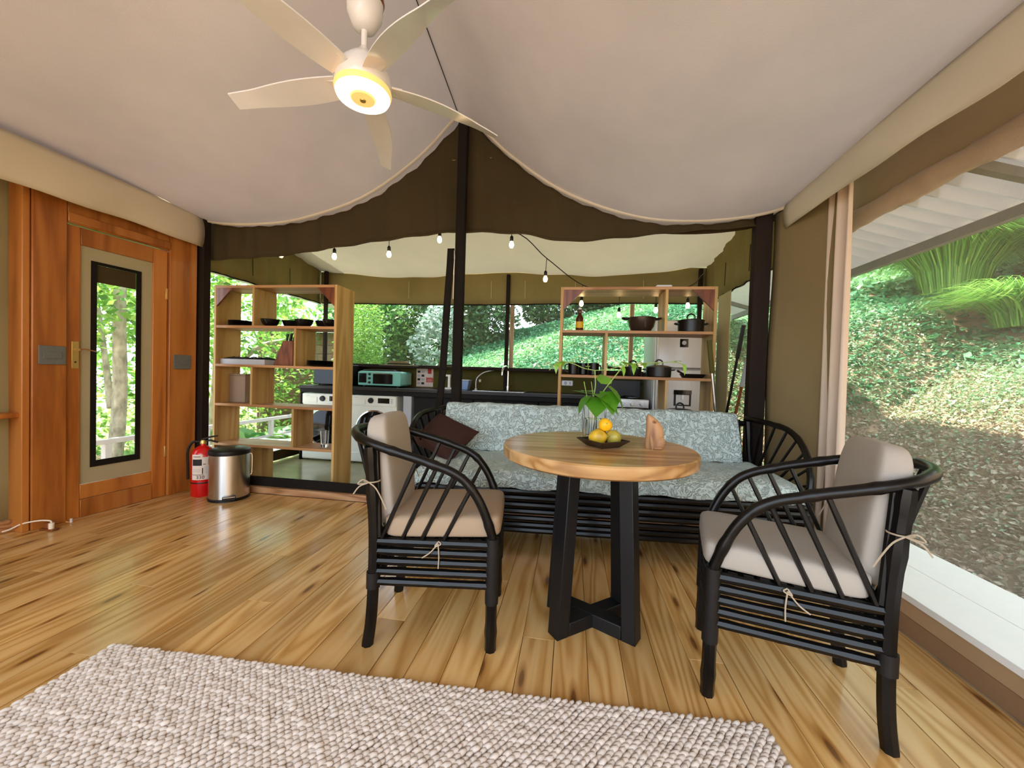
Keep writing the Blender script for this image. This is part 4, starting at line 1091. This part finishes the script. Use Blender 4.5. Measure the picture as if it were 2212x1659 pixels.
def pedal_bin():
    t = thing('pedal_bin', 'stainless steel pedal bin with a black lid on the floor', 'bin', (-2.815, 2.845, 0), R(44)); r = .143
    MB().lathe([(r+.004, 0), (r+.004, .018), (r, .022), (r, .024)], n=40).build('base_ring', 'blackplastic', t)
    MB().lathe([(r, .0242), (r, .375), (r-.004, .375)], n=48).build('body', 'brushed', t)
    ld = MB().lathe([(r+.004, .3755), (r+.006, .382), (r+.004, .408), (r-.02, .420), (.001, .424)], n=40).build('lid', 'blackplastic', t)
    pd = MB().box((-.045, -r-.030, .018), (.045, -r+.02, .050)).build('pedal', 'blackplastic', t, True, .005); box('pedal_trim', (-.040, -r-.0315, .043), (.040, -r-.0302, .048), 'brushed', pd)
    MB().tube(cat([(r+.001, 0, .36), (r+.012, .0, .345), (r+.012, 0, .20), (r+.001, 0, .18)], 4), .004, 6).build('side_handle', 'chrome', t)
pedal_bin()
def plug():
    t = thing('floor_socket', 'small wooden floor socket box with a white plug and cable', 'socket', (-3.33, 2.02, 0))
    box('socket_block', (-.05, -.02, 0), (.05, .02, .012), 'knifeblock', t, .003); box('socket_face', (-.028, -.014, .012), (.010, .02, .05), 'knifeblock', t, .004)
    p = MB().tube([(.022, -.004, .013), (.024, -.004, .05)], .014, 10).build('plug', 'wirewhite', t)
    MB().tube(cat([(.024, -.004, .05), (.02, -.01, .066), (-.03, -.03, .07), (-.10, -.07, .058), (-.17, -.10, .02), (-.25, -.14, .006), (-.4, -.3, .006)], 6), .0045, 6).build('cable', 'wirewhite', p)
plug()
ds = MB().lathe([(.008, 0), (.006, .016), (.009, .022), (.001, .026)], n=12).build('door_stop', 'whitegloss'); ds.location = (W(.16, .06)[0], W(.16, .06)[1], 0); tag(ds, 'tiny white door stop on the floor before the wooden door', 'door stop')
def side_shelf():
    t = thing('wall_ledge', 'small wooden ledge on the stone coloured canvas wall', 'ledge', (-3.55, 1.72, .735)); box('board', (0, -.2, 0), (.10, .235, .032), 'doorwood', t, .004); box('bracket', (0, -.01, -.06), (.02, .01, -.001), 'post', t)
side_shelf()

# ================================================================ TABLE TOP
TT = .8005
def square_plate():
    t = thing('square_plate', 'square dark brown plate holding citrus fruit', 'plate', (.142, 1.742, TT), R(38)); h, b = .083, .05
    mb = MB(); sc = [(-1, -1), (1, -1), (1, 1), (-1, 1)]
    rings = [(b, 0), (h, .030), (h-.004, .033), (b-.004, .005)]
    vs = [(x*r, y*r, z) for r, z in rings for x, y in sc]
    fs = [(3, 2, 1, 0)]+[(k*4+i, k*4+(i+1) % 4, k*4+4+(i+1) % 4, k*4+4+i) for k in range(3) for i in range(4)]+[(12, 13, 14, 15)]
    mb.add(vs, fs); mb.build('dish', 'plate', t, False, .0015)
square_plate()
def fruit(label, x, y, z, r, mat, sx=1., rot=(0, 0, 0)):
    t = thing('citrus_fruit', label, 'fruit', (x, y, z), 0, 'citrus fruit on the plate')
    def fn(u, v):
        a = 2*math.pi*u; b = math.pi*(v-.5); k = 1+.03*math.sin(3*a+1)*math.cos(b)+.025*math.sin(5*b+a)
        nip = 1+.10*max(0, math.sin(b))**12+.06*max(0, -math.sin(b))**14
        return (r*k*math.cos(b)*math.cos(a), r*k*math.cos(b)*math.sin(a), r*sx*nip*math.sin(b))
    o = MB().grid(fn, 26, 18).build('rind', mat, t); o.rotation_euler = rot
    s = MB().lathe([(.0035, r*sx*1.09-.002), (.003, r*sx*1.09+.003), (.001, r*sx*1.09+.004)], n=8).build('stem_end', 'vinestem', o)
fruit('round bright yellow citrus on top of the pile', .150, 1.748, TT+.093, .030, 'lemon', 1.0, (R(70), R(20), 0))
fruit('large golden citrus at the front of the plate', .118, 1.722, TT+.042, .0345, 'citrus', 1.12, (R(80), 0, R(70)))
fruit('mottled yellow and green citrus at the plate edge nearest the carving', .186, 1.744, TT+.041, .0335, 'citrus_g', 1.05, (R(75), 0, R(30)))
fruit('golden brown citrus tucked in behind the others', .130, 1.789, TT+.040, .033, 'citrus', 1.0, (R(30), 0, 0))
def vase():
    VX, VY = .112, 1.925
    t = thing('glass_vase', 'ribbed clear glass vase of water on the table', 'vase', (VX, VY, TT)); n = 48
    def ring(r, z, amp): return [((r+amp*math.cos(16*2*math.pi*k/n))*math.cos(2*math.pi*k/n), (r+amp*math.cos(16*2*math.pi*k/n))*math.sin(2*math.pi*k/n), z) for k in range(n)]
    rings = [ring(.046, 0, 0), ring(.054, .004, .0015), ring(.057, .06, .0018), ring(.057, .135, .0018), ring(.059, .165, .0008), ring(.0555, .165, 0), ring(.0525, .135, 0), ring(.052, .06, 0), ring(.048, .010, 0)]
    vs = [p for r in rings for p in r]; fs = [(i*n+k, i*n+(k+1) % n, (i+1)*n+(k+1) % n, (i+1)*n+k) for i in range(len(rings)-1) for k in range(n)]
    fs += [tuple(range(n))[::-1], tuple((len(rings)-1)*n+k for k in range(n))]
    MB().add(vs, fs).build('vessel', 'glass', t)
    MB().lathe([(.001, .0125), (.046, .0125), (.0505, .06), (.0505, .10), (.001, .10)], n=32).build('water', 'water', t)
    # vine cutting
    v = thing('vine_cutting', 'leafy green vine cutting spreading from the glass vase', 'plant', (VX, VY, TT+.02))
    def stem(pts, r): MB().tube(cat(pts, 6), r, 6).build('stem', 'vinestem', v)
    stem([(.0, .0, 0), (.01, -.005, .12), (.03, -.01, .20), (.09, -.01, .29), (.13, -.01, .345)], .0028)
    stem([(-.01, .01, 0), (-.01, .0, .15), (.0, .0, .24), (-.005, .0, .315)], .0028)
    stem([(-.02, .0, 0), (-.03, .0, .14), (-.055, .0, .26)], .0022); stem([(.01, 0, .02), (-.005, -.01, .16), (-.02, 0, .26)], .002)
    # tendrils of young growth to both sides
    stem([(-.005, 0, .315), (-.06, -.01, .325), (-.11, -.01, .345), (-.17, 0, .355), (-.205, .0, .335), (-.225, .0, .31)], .0022)
    stem([(-.115, -.01, .347), (-.11, -.01, .37), (-.06, -.01, .38), (-.04, -.01, .36), (-.04, -.01, .33)], .0016)
    stem([(-.005, 0, .315), (.05, -.01, .32), (.10, -.01, .335), (.13, -.01, .345), (.20, 0, .355), (.29, .0, .36), (.36, 0, .365), (.40, 0, .355)], .002)
    def leaf(p, L, Wd, az, pitch, droop=.25, kind=1., cup=.12):
        "heart shaped leaf"
        mb = MB(); n = 9; q = []
        out = [(0, 0), (.10, .34), (.30, .5), (.52, .44), (.76, .24), (1, 0)]
        vs = []; fs = []
        for i, (s, h) in enumerate(out):
            for k, f in enumerate((-1, -.5, 0, .5, 1)):
                xx = s*L-(.10*L if (abs(f) == 1 and i == 1) else 0); yy = f*h*Wd
                vs.append((xx, yy, -droop*L*s*s+cup*abs(f)*h*Wd))
        for i in range(len(out)-1):
            for k in range(4): fs.append((i*5+k, i*5+k+1, (i+1)*5+k+1, (i+1)*5+k))
        mb.add(vs, fs); o = mb.build('leaf', 'vineleaf', v)
        at = o.data.attributes.new('rnd', 'FLOAT', 'FACE'); at.data.foreach_set('value', [kind]*len(o.data.polygons))
        o.location = p; o.rotation_euler = (0, pitch, az)
    leaf((.05, -.02, .215), .12, .11, R(-60), R(50), .2, .35); leaf((.06, -.01, .24), .13, .12, R(-15), R(40), .3, .5)
    leaf((.015, -.02, .185), .11, .12, R(-100), R(35), .3, .2); leaf((-.03, -.01, .19), .10, .09, R(200), R(45), .3, .3)
    leaf((.02, -.01, .19), .12, .11, R(-30), R(20), .35, .3); leaf((-.02, .01, .21), .08, .075, R(120), R(-10), .2, .6); leaf((.05, .0, .25), .085, .08, R(110), R(-45), .2, .7)
    leaf((-.04, -.01, .20), .075, .07, R(170), R(-20), .2, .4); leaf((.0, -.03, .20), .09, .10, R(-80), R(-15), .4, .25)
    for x, z, a in ((-.16, .355, 90), (-.18, .35, -80), (-.205, .335, 200), (-.13, .352, 60), (.13, .345, 100), (.15, .35, -70), (.12, .36, 40), (.17, .353, -100), (.22, .357, 70), (.36, .365, 30), (.30, .36, 110), (-.04, .33, -90), (.165, .352, 20)):
        leaf((x, -.005, z), .042, .026, R(a), R(-10+20*math.sin(a)), .5, .95)
    for x, z, a in ((-.19, .345, -100), (.125, .34, -60), (.18, .35, -120), (.40, .355, -60)): leaf((x, -.006, z), .05, .022, R(a), R(60), .4, .85)
vase()
def carving():
    t = thing('frog_carving', 'small carved wooden frog standing on the table', 'figurine', (.362, 1.762, TT))
    # body: stacked sections, snout pointing up to the left
    secs = [(0, 0, .037, .030), (.025, 0, .039, .032), (.055, .001, .038, .031), (.085, .000, .036, .029), (.108, -.006, .031, .026), (.125, -.014, .023, .020), (.138, -.022, .014, .013), (.146, -.028, .005, .005)]
    n = 20; vs = []; fs = []
    for z, ox, rx, ry in secs:
        for k in range(n): a = 2*math.pi*k/n; vs.append((ox+rx*math.cos(a), ry*math.sin(a), z))
    for i in range(len(secs)-1):
        for k in range(n): fs.append((i*n+k, i*n+(k+1) % n, (i+1)*n+(k+1) % n, (i+1)*n+k))
    fs += [tuple(range(n))[::-1], tuple((len(secs)-1)*n+k for k in range(n))]
    b = MB().add(vs, fs).build('body', 'carving', t)
    def blob(nm, c, s, mat, rot=(0, 0, 0)):
        o = MB().lathe([(.001, -1), (.5, -.87), (.87, -.5), (1, 0), (.87, .5), (.5, .87), (.001, 1)], n=14).build(nm, mat, t); o.location = c; o.scale = s; o.rotation_euler = rot; return o
    blob('eye', (-.006, -.0225, .118), (.010, .006, .008), 'carving'); blob('eye', (-.006, .0225, .118), (.010, .006, .008), 'carving')
    blob('pupil', (-.007, -.0275, .118), (.0055, .003, .0042), 'knifeblock'); blob('pupil', (-.007, .0275, .118), (.0055, .003, .0042), 'knifeblock')
    blob('hind_leg', (.020, -.024, .028), (.019, .011, .027), 'carving', (0, R(20), 0)); blob('hind_leg', (.020, .024, .028), (.019, .011, .027), 'carving', (0, R(20), 0))
    blob('foot', (.010, -.031, .006), (.018, .008, .006), 'carving'); blob('foot', (.010, .031, .006), (.018, .008, .006), 'carving')
    blob('foreleg', (-.016, -.028, .03), (.008, .007, .032), 'carving', (R(-6), R(-8), 0)); blob('foreleg', (-.016, .028, .03), (.008, .007, .032), 'carving', (R(6), R(-8), 0))
carving()

# ================================================================ CEILING FAN AND STRING LIGHTS
def ceiling_fan():
    FX, FY = -.969, 1.64
    t = thing('ceiling_fan', 'white five-blade ceiling fan with a glowing round lamp', 'ceiling fan', (FX, FY, 0))
    MB().tube([(0, 0, 2.76), (0, 0, 3.33)], .014, 10).build('mounting_pole', 'brushed', t)
    MB().lathe([(.078, 2.735), (.083, 2.748), (.077, 2.775), (.02, 2.777)], n=30).build('wooden_ring', 'knifeblock', t)
    MB().lathe([(.03, 2.615), (.05, 2.63), (.074, 2.68), (.078, 2.7345), (.02, 2.7345)], n=30).build('canopy', 'whitegloss', t)
    MB().tube([(0, 0, 2.53), (0, 0, 2.63)], .0135, 10).build('down_rod', 'whitegloss', t)
    MB().lathe([(.118, 2.358), (.124, 2.375), (.12, 2.41), (.10, 2.45), (.07, 2.485), (.03, 2.52), (.015, 2.545), (.001, 2.546)], n=40).build('motor_housing', 'whitegloss', t)
    MB().lathe([(.121, 2.357), (.123, 2.350), (.119, 2.335), (.117, 2.332)], n=40).build('lamp_rim', 'lampring', t)
    MB().lathe([(.117, 2.333), (.112, 2.322), (.06, 2.318), (.055, 2.319)], n=40).build('lamp_diffuser', 'lamp', t)
    MB().lathe([(.055, 2.3185), (.05, 2.312), (.015, 2.310), (.001, 2.31)], n=28).build('lamp_centre_cap', 'lampring', t)
    MB().lathe([(.014, 2.3098), (.012, 2.306), (.001, 2.3055)], n=14).build('centre_screw', 'brass', t)
    mb = MB(); n = 16; th = .006; prof = []
    top = []; 
    for side in (0, 1):
        for i in range(n+1):
            u = i/n; r = .118+.535*u; w = (.042+.018*math.sin(math.pi*min(1, u*1.15+.1)))*(1-.25*u**4); sweep = .05*u*u
            for k, f in enumerate((-1, -.33, .33, 1)):
                y = f*w+sweep; z = -.016*u*u*2+f*.014-.008*(1-f*f)*0; top.append((r, y, 2.385+z+(th/2 if side == 0 else -th/2)))
    m = (n+1)*4; fs = []
    for i in range(n):
        for k in range(3):
            a = i*4+k; fs.append((a, a+4, a+5, a+1)); fs.append((m+a, m+a+1, m+a+5, m+a+4))
        fs.append((i*4, m+i*4, m+i*4+4, i*4+4)); fs.append((i*4+3, i*4+7, m+i*4+7, m+i*4+3))
    fs.append((0, 1, 2, 3, m+3, m+2, m+1, m)); e = n*4; fs.append((e, m+e, m+e+1, m+e+2, m+e+3, e+3, e+2, e+1))
    first = MB().add(top, fs).build('blade', 'whitegloss', t)
    arm0 = MB().hexa([(.10, -.03, 2.375), (.165, -.04, 2.378), (.165, .04, 2.392), (.10, .03, 2.385)], [(.10, -.03, 2.39), (.165, -.04, 2.388), (.165, .04, 2.402), (.10, .03, 2.40)]).build('blade_iron', 'whitegloss', first, True, .003)
    for k in range(5):
        if k == 0: o = first
        else:
            o = link_copy(first, t); a = link_copy(arm0, o)
        o.rotation_euler = (0, 0, R(32+72*k))
ceiling_fan()
def string_lights():
    t = thing('string_lights', 'string of warm filament bulbs on a black cord across the kitchen', 'string lights', (-2.63, 3.14, 0)); ox, oy = -2.63, 3.14
    B = [(-2.63, 3.16, 2.123), (-2.10, 3.15, 2.095), (-1.59, 3.15, 2.105), (-1.14, 3.15, 2.22), (-.525, 3.14, 2.162), (-.262, 3.42, 1.952), (.061, 3.75, 1.80), (.425, 3.88, 1.715), (.768, 3.90, 1.765), (1.055, 3.90, 1.81)]
    top = [(-2.63, 3.16, 2.20), (-2.10, 3.15, 2.23), (-1.59, 3.15, 2.26), (-1.14, 3.15, 2.30), (-.525, 3.14, 2.27), (-.255, 3.42, 2.13), (.067, 3.75, 1.975), (.425, 3.88, 1.93), (.768, 3.90, 1.945), (1.075, 3.92, 2.0)]
    path = [(-3.2, 3.15, 2.2)]+top+[(1.25, 4.2, 2.16), (1.43, 4.70, 2.32)]
    MB().tube([(p.x-ox, p.y-oy, p.z) for p in cat(path, 6)], .0045, 6).build('cord', 'blackplastic', t)
    def rel(p): return Vector((p[0]-ox, p[1]-oy, p[2]))
    for b, q in zip(B, top):
        pb, pq = rel(b), rel(q)
        bl = MB().lathe([(.001, -.028), (.012, -.025), (.019, -.010), (.019, .004), (.012, .022), (.010, .027)], n=14).build('bulb', 'bulb', t); bl.location = pb
        MB().lathe([(.012, .026), (.014, .03), (.014, .06), (.008, .07), (.001, .07)], n=12).build('socket', 'blackplastic', bl)
        MB().tube([Vector((0, 0, .068)), pq-pb], .003, 6).build('pendant_cord', 'blackplastic', bl)
string_lights()
# ================================================================ OUTDOORS
def ground_z(x, y):
    r = np.where(x > 2.35, (x-2.35)*.80-.25, -.6)
    yy = y-5.8
    b = np.where(yy > 0, .45+.30*np.minimum(yy, 6.5), .45+1.4*yy)+.25*(np.clip(x, -5, 9)+2)
    b = np.where(x < -3.6, b-(-3.6-x)*.55, b)
    return np.maximum(np.maximum(r, b), -.6)+.05*np.sin(x*2.1+y*1.3)*np.cos(y*1.7)*np.clip(np.maximum(r, b)+.6, 0, 1)
def terrain():
    xs = np.concatenate([np.linspace(-26, -6, 14)[:-1], np.linspace(-6, 9, 76), np.linspace(9, 20, 10)[1:]]); ys = np.concatenate([np.linspace(-22, -2, 14)[:-1], np.linspace(-2, 16, 90), np.linspace(16, 30, 8)[1:]])
    X, Y = np.meshgrid(xs, ys, indexing='ij'); Z = ground_z(X, Y)
    nx, ny = X.shape; vs = np.stack([X, Y, Z], 2).reshape(-1, 3).tolist()
    fs = [(i*ny+j, (i+1)*ny+j, (i+1)*ny+j+1, i*ny+j+1) for i in range(nx-1) for j in range(ny-1)]
    struct(MB().add(vs, fs).build('ground', 'ground', None, True))
terrain()
def scatter(x0, x1, y0, y1, n, lift, jitter=.04):
    x = x0+(x1-x0)*rng.random(n); y = y0+(y1-y0)*rng.random(n); z = ground_z(x, y)+lift*rng.random(n)+.005
    return np.stack([x, y, z], 1)
# bank beside the screened window: brown low down (dry leaves plus painted shade), greener above
def bank():
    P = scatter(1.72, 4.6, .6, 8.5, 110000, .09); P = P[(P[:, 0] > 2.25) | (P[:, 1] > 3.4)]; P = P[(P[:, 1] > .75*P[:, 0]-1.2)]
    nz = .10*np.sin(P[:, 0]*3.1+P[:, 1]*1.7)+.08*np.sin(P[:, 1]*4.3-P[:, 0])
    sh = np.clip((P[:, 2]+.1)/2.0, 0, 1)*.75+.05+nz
    tag(leaves('bank_ground_cover', P, .038, 'leaf_bank', None, .7, .55, sh), 'dry brown to green ground cover, toned for shade low down, on the bank outside the screened window', 'ground cover')
    P = scatter(4.3, 11., 2.5, 15., 42000, .14); P = P[(P[:, 1] > .55*P[:, 0])]
    s = .05+.008*np.hypot(P[:, 0], P[:, 1])
    tag(leaves('slope_ground_cover', P, s, 'leaf_lawn', None, .8, .6, .55+.25*np.sin(P[:, 0]*1.3+P[:, 1]*.9)), 'bright green ground cover on the upper slope', 'ground cover')
    P = scatter(-4.5, 4.4, 5.1, 13.5, 60000, .10)
    s = .03+.008*np.hypot(P[:, 0], P[:, 1])
    tag(leaves('lawn_ground_cover', P, s, 'leaf_lawn', None, .8, .45, .45+.3*np.sin(P[:, 0]*.9-P[:, 1]*1.1)), 'green low plants on the slope behind the kitchen', 'ground cover')
    P = scatter(-16, -3.9, -1., 12., 22000, .2)
    tag(leaves('garden_ground_cover', P, .10, 'leaf_lime', None, .8, .5), 'leafy ground cover below the railing by the door', 'ground cover')
bank()
def blob_points(c, rad, n, hollow=.55):
    d = rng.normal(size=(n, 3)); d /= np.linalg.norm(d, axis=1)[:, None]; r = (hollow+(1-hollow)*rng.random(n)**.6)[:, None]
    lump = 1+.18*np.sin(d[:, :1]*5+c[0])*np.cos(d[:, 2:]*6+c[1])
    return np.array(c)+d*r*lump*np.array(rad)
def tree(name, label, base, trunk, blobs, leafmat_, size, n, trunkmat='trunkdark', group=None, aspect=.5, cat_='tree'):
    t = thing(name, label, cat_, base, 0, group)
    for k, (pts, r0, r1) in enumerate(trunk):
        pp = cat(pts, 5); m = len(pp); MB().tube(pp, [r0+(r1-r0)*i/(m-1) for i in range(m)], 10).build('trunk' if k == 0 else 'branch', trunkmat, t)
    P = np.concatenate([blob_points(c, rd, int(n*w)) for c, rd, w in blobs])
    leaves('foliage', P, size, leafmat_, t, .25, aspect)
    return t
gz = lambda x, y: float(ground_z(np.array([x]), np.array([y]))[0])
def T(name, label, x, y, *a, **k): return tree(name, label, (x, y, gz(x, y)-.05), *a, **k)
# behind the kitchen
T('bush', 'tall feathery lime green bush behind the kitchen window', -4.5, 7.6, [([(0, 0, 0), (.05, 0, .8), (0, .05, 1.6)], .05, .02)], [((0, 0, 1.1), (.55, .5, 1.3), .6), ((.1, 0, 2.0), (.45, .45, .9), .4)], 'leaf_lime', .07, 9000, aspect=.35, cat_='bush')
T('shrub', 'broad-leaved shrub with pale silvery leaves beyond the kitchen window', -2.55, 7.0, [([(0, 0, 0), (.05, 0, .5), (.1, .05, 1.1)], .03, .012), ([(0, 0, .3), (-.2, 0, .7), (-.35, 0, 1.0)], .02, .008)], [((0, 0, 1.0), (.5, .4, .55), .6), ((.15, 0, 1.45), (.4, .35, .4), .4)], 'leaf_silver', .105, 1500, aspect=.55, cat_='bush')
T('hedge_tree', 'dark green tree on the slope behind the silvery shrub', -3.2, 11.2, [([(0, 0, 0), (.1, 0, 1.5), (0, 0, 3)], .1, .04)], [((0, 0, 1.8), (1.6, 1.2, 1.9), .7), ((.6, 0, 3.0), (1.2, 1.1, 1.3), .3)], 'leaf_dark', .16, 13000)
T('hedge_tree', 'dark green tree at the top of the lawn slope', -.2, 13.6, [([(0, 0, 0), (.1, 0, 1.5), (0, 0, 3)], .1, .04)], [((0, 0, 1.3), (2.3, 1.2, 1.5), .7), ((-.6, 0, 2.8), (1.6, 1.1, 1.6), .3)], 'leaf_dark', .17, 14000)
T('hedge_tree', 'dark green hedge tree above the slope behind the fridge', 4.0, 14.4, [([(0, 0, 0), (.1, 0, 1.5), (0, 0, 3)], .1, .04)], [((0, 0, 1.5), (2.6, 1.3, 1.7), .7), ((.6, 0, 3.2), (1.8, 1.1, 1.6), .3)], 'leaf_dark', .17, 13000)
T('hedge_tree', 'dark green tree beside the brown clad hut', -6.6, 11.4, [([(0, 0, 0), (.1, 0, 1.5), (0, 0, 3)], .1, .04)], [((0, 0, 2.0), (1.7, 1.2, 2.1), 1.)], 'leaf_green', .16, 11000)
T('hedge_tree', 'mid green tree filling the gap between the hut and the dark slope tree', -4.6, 12.6, [([(0, 0, 0), (.1, 0, 1.5), (0, 0, 3)], .1, .04)], [((0, 0, 2.0), (2.0, 1.2, 2.4), 1.)], 'leaf_green', .17, 12000)
T('hedge_tree', 'dark green tree on the ridge between the two slope trees', 1.9, 14.6, [([(0, 0, 0), (.1, 0, 1.5), (0, 0, 3)], .1, .04)], [((0, 0, 1.6), (2.2, 1.2, 2.2), 1.)], 'leaf_dark', .17, 12000)
T('hedge_tree', 'dark evergreen at the top of the bank beyond the corrugated eave', 9.6, 9.6, [([(0, 0, 0), (.1, 0, 1.5), (0, 0, 3)], .1, .04)], [((0, 0, 1.2), (2.4, 2.6, 1.8), 1.)], 'leaf_dark', .17, 9000)
# left side garden seen through the door and shelf
def leaning(name, label, x, y, lean, h, r, mat): 
    return [([(0, 0, -.1), (lean*.3, .05, h*.35), (lean*.7, -.03, h*.7), (lean, 0, h)], r, r*.6)]
T('garden_tree', 'pale mottled tree trunk leaning beyond the door window', -5.6, 3.95, leaning('', '', 0, 0, .25, 3.6, .085, '')+[([(.02, 0, 1.2), (-.25, .1, 2.0), (-.4, .1, 2.8)], .04, .02)], [((.3, 0, 3.2), (1.0, 1.2, .9), 1.)], 'leaf_lime', .12, 1500, 'trunk')
T('garden_tree', 'thin twin-stemmed tree beyond the door window', -5.9, 3.45, leaning('', '', 0, 0, -.15, 3.2, .055, '')+[([(0, .1, .2), (.12, .2, 1.2), (.3, .25, 2.4)], .045, .025)], [((-.1, 0, 2.5), (.9, .9, .8), 1.)], 'leaf_lime', .11, 1300, 'trunk')
T('garden_tree', 'grey trunked tree in the garden behind the open shelf', -6.6, 6.3, leaning('', '', 0, 0, .3, 4.0, .16, '')+[([(.1, 0, 1.4), (.7, .2, 2.1), (1.3, .3, 2.3)], .06, .03)], [((.2, 0, 3.0), (1.5, 1.6, 1.2), 1.)], 'leaf_lime', .14, 2300, 'trunk')
T('garden_tree', 'wide leafy tree at the far end of the garden', -8.8, 5.2, leaning('', '', 0, 0, .2, 3.6, .14, ''), [((0, 0, 2.6), (1.8, 2.4, 1.9), .7), ((0, 0, 1.1), (1.5, 2.2, 1.0), .3)], 'leaf_lime', .15, 3800)
T('garden_tree', 'tall slender tree by the railing beyond the dark post', -6.3, 5.0, leaning('', '', 0, 0, -.2, 3.8, .07, ''), [((-.1, 0, 3.0), (1.1, 1.0, 1.1), 1.)], 'leaf_lime', .11, 1800, 'trunk')
T('garden_tree', 'bushy tree further along the garden railing', -7.6, 8.6, leaning('', '', 0, 0, .2, 3.4, .12, ''), [((0, 0, 2.3), (1.6, 1.5, 1.8), .7), ((.2, 0, 1.0), (1.4, 1.2, 1.0), .3)], 'leaf_lime', .13, 3500)
T('garden_tree', 'leafy tree beyond the door on the stone canvas side', -7.6, 3.2, leaning('', '', 0, 0, .2, 3.4, .11, ''), [((0, 0, 2.4), (1.5, 1.6, 1.6), .7), ((.2, 0, 1.0), (1.3, 1.4, .9), .3)], 'leaf_lime', .13, 3500)
def banana(label, x, y, n, L):
    t = thing('broad_leaf_plant', label, 'plant', (x, y, gz(x, y)-.02))
    for k in range(n):
        a = 2.4*k+x; mb = MB(); tilt = .5+.5*((k*37) % 10)/10; l = L*(.7+.3*((k*53) % 10)/10)
        def fn(u, v):
            s = u; w = .17*l*math.sin(math.pi*min(.98, s*.92+.06))**.8*(2*v-1)
            r = l*s*math.cos(.4)*(.9); z = l*s*tilt*1.4-l*.75*s*s*tilt+.10*abs(2*v-1)*l*.3
            return (r*math.cos(a)-w*math.sin(a), r*math.sin(a)+w*math.cos(a), z+.1)
        o = mb.grid(fn, 12, 4).build('leaf', 'leaf_green', t); at = o.data.attributes.new('rnd', 'FLOAT', 'FACE'); at.data.foreach_set('value', [.35+.5*((k*29) % 10)/10]*len(o.data.polygons))
banana('broad-leaved plant low behind the railing by the door', -5.2, 4.2, 9, .8); banana('large broad-leaved plant beside the deck railing behind the shelf', -5.3, 6.0, 11, 1.25); banana('broad-leaved plant beside the washing machine end of the kitchen', -4.4, 6.1, 9, 1.0); banana('broad-leaved plant under the pale mottled tree', -6.0, 4.7, 9, .9)
# arching grass clump on the bank
def grass_clump(label, x, y, n, h, sp):
    t = thing('ornamental_grass', label, 'grass', (x, y, gz(x, y)-.03))
    a = rng.random(n)*2*np.pi; r0 = .30*np.sqrt(rng.random(n)); reach = sp*(.35+.75*rng.random(n)); hh = h*(.6+.5*rng.random(n)); w = .004+.004*rng.random(n)
    segs = 5; V = []
    ts = np.linspace(0, 1, segs+1)
    cen = []
    for tt in ts:
        rr = r0+reach*tt**1.5; z = hh*(2.3*tt-1.75*tt**2)
        cen.append(np.stack([rr*np.cos(a), rr*np.sin(a), z], 1))
    side = np.stack([-np.sin(a), np.cos(a), np.zeros(n)], 1)
    quads = []
    for i in range(segs):
        w0 = (w*(1-ts[i]**2*.9))[:, None]; w1 = (w*(1-ts[i+1]**2*.95))[:, None]
        quads.append(np.stack([cen[i]-side*w0, cen[i]+side*w0, cen[i+1]+side*w1, cen[i+1]-side*w1], 1))
    Q = np.stack(quads, 1).reshape(-1, 3); rv = np.repeat(rng.random(n), segs)
    cloud_mesh('blades', Q, 4, n*segs, 'blade', t, rv)
grass_clump('large arching ornamental grass on the bank', 5.1, 6.2, 6000, 1.5, 1.15)
grass_clump('second arching grass further up the bank', 6.6, 6.5, 4500, 1.5, 1.15)
grass_clump('low arching grass at the edge of the bank', 4.9, 5.0, 1500, .6, .8)
# railing along the walkway outside the door
def railing():
    t = thing('deck_railing', 'pale wooden railing along the walkway outside the door', 'railing', (-4.9, 1.0, -.6))
    box('top_rail', (-.035, 0, .835), (.035, 6.2, .885), 'rail', t, .004); box('lower_rail', (-.02, 0, .56), (.02, 6.2, .60), 'rail', t, .003)
    for k in range(6): box('post', (-.03, .1+1.15*k, 0), (.03, .16+1.15*k, .834), 'rail', t, .003)
railing()
dk = struct(box('walkway', (-4.95, .5, -.10), (-3.63, 7.4, -.03), 'eavewhite', None))
def hut():
    t = thing('garden_hut', 'brown clad hut between the trees behind the kitchen', 'hut', (-7.0, 9.0, gz(-7.0, 9.0)-.2))
    box('wall', (-1.1, 0, 0), (1.0, 1.6, 2.8), 'siding', t)
    for k in range(12): box('board', (-1.1, -.022, .1+.22*k), (1.0, -.002, .305+.22*k), 'siding', t, .003)
    MB().hexa([(-1.3, -.3, 2.8), (1.2, -.3, 2.8), (1.2, 1.8, 3.0), (-1.3, 1.8, 3.0)], [(-1.3, -.3, 2.86), (1.2, -.3, 2.86), (1.2, 1.8, 3.06), (-1.3, 1.8, 3.06)]).build('roof', 'corr', t, False)
hut()
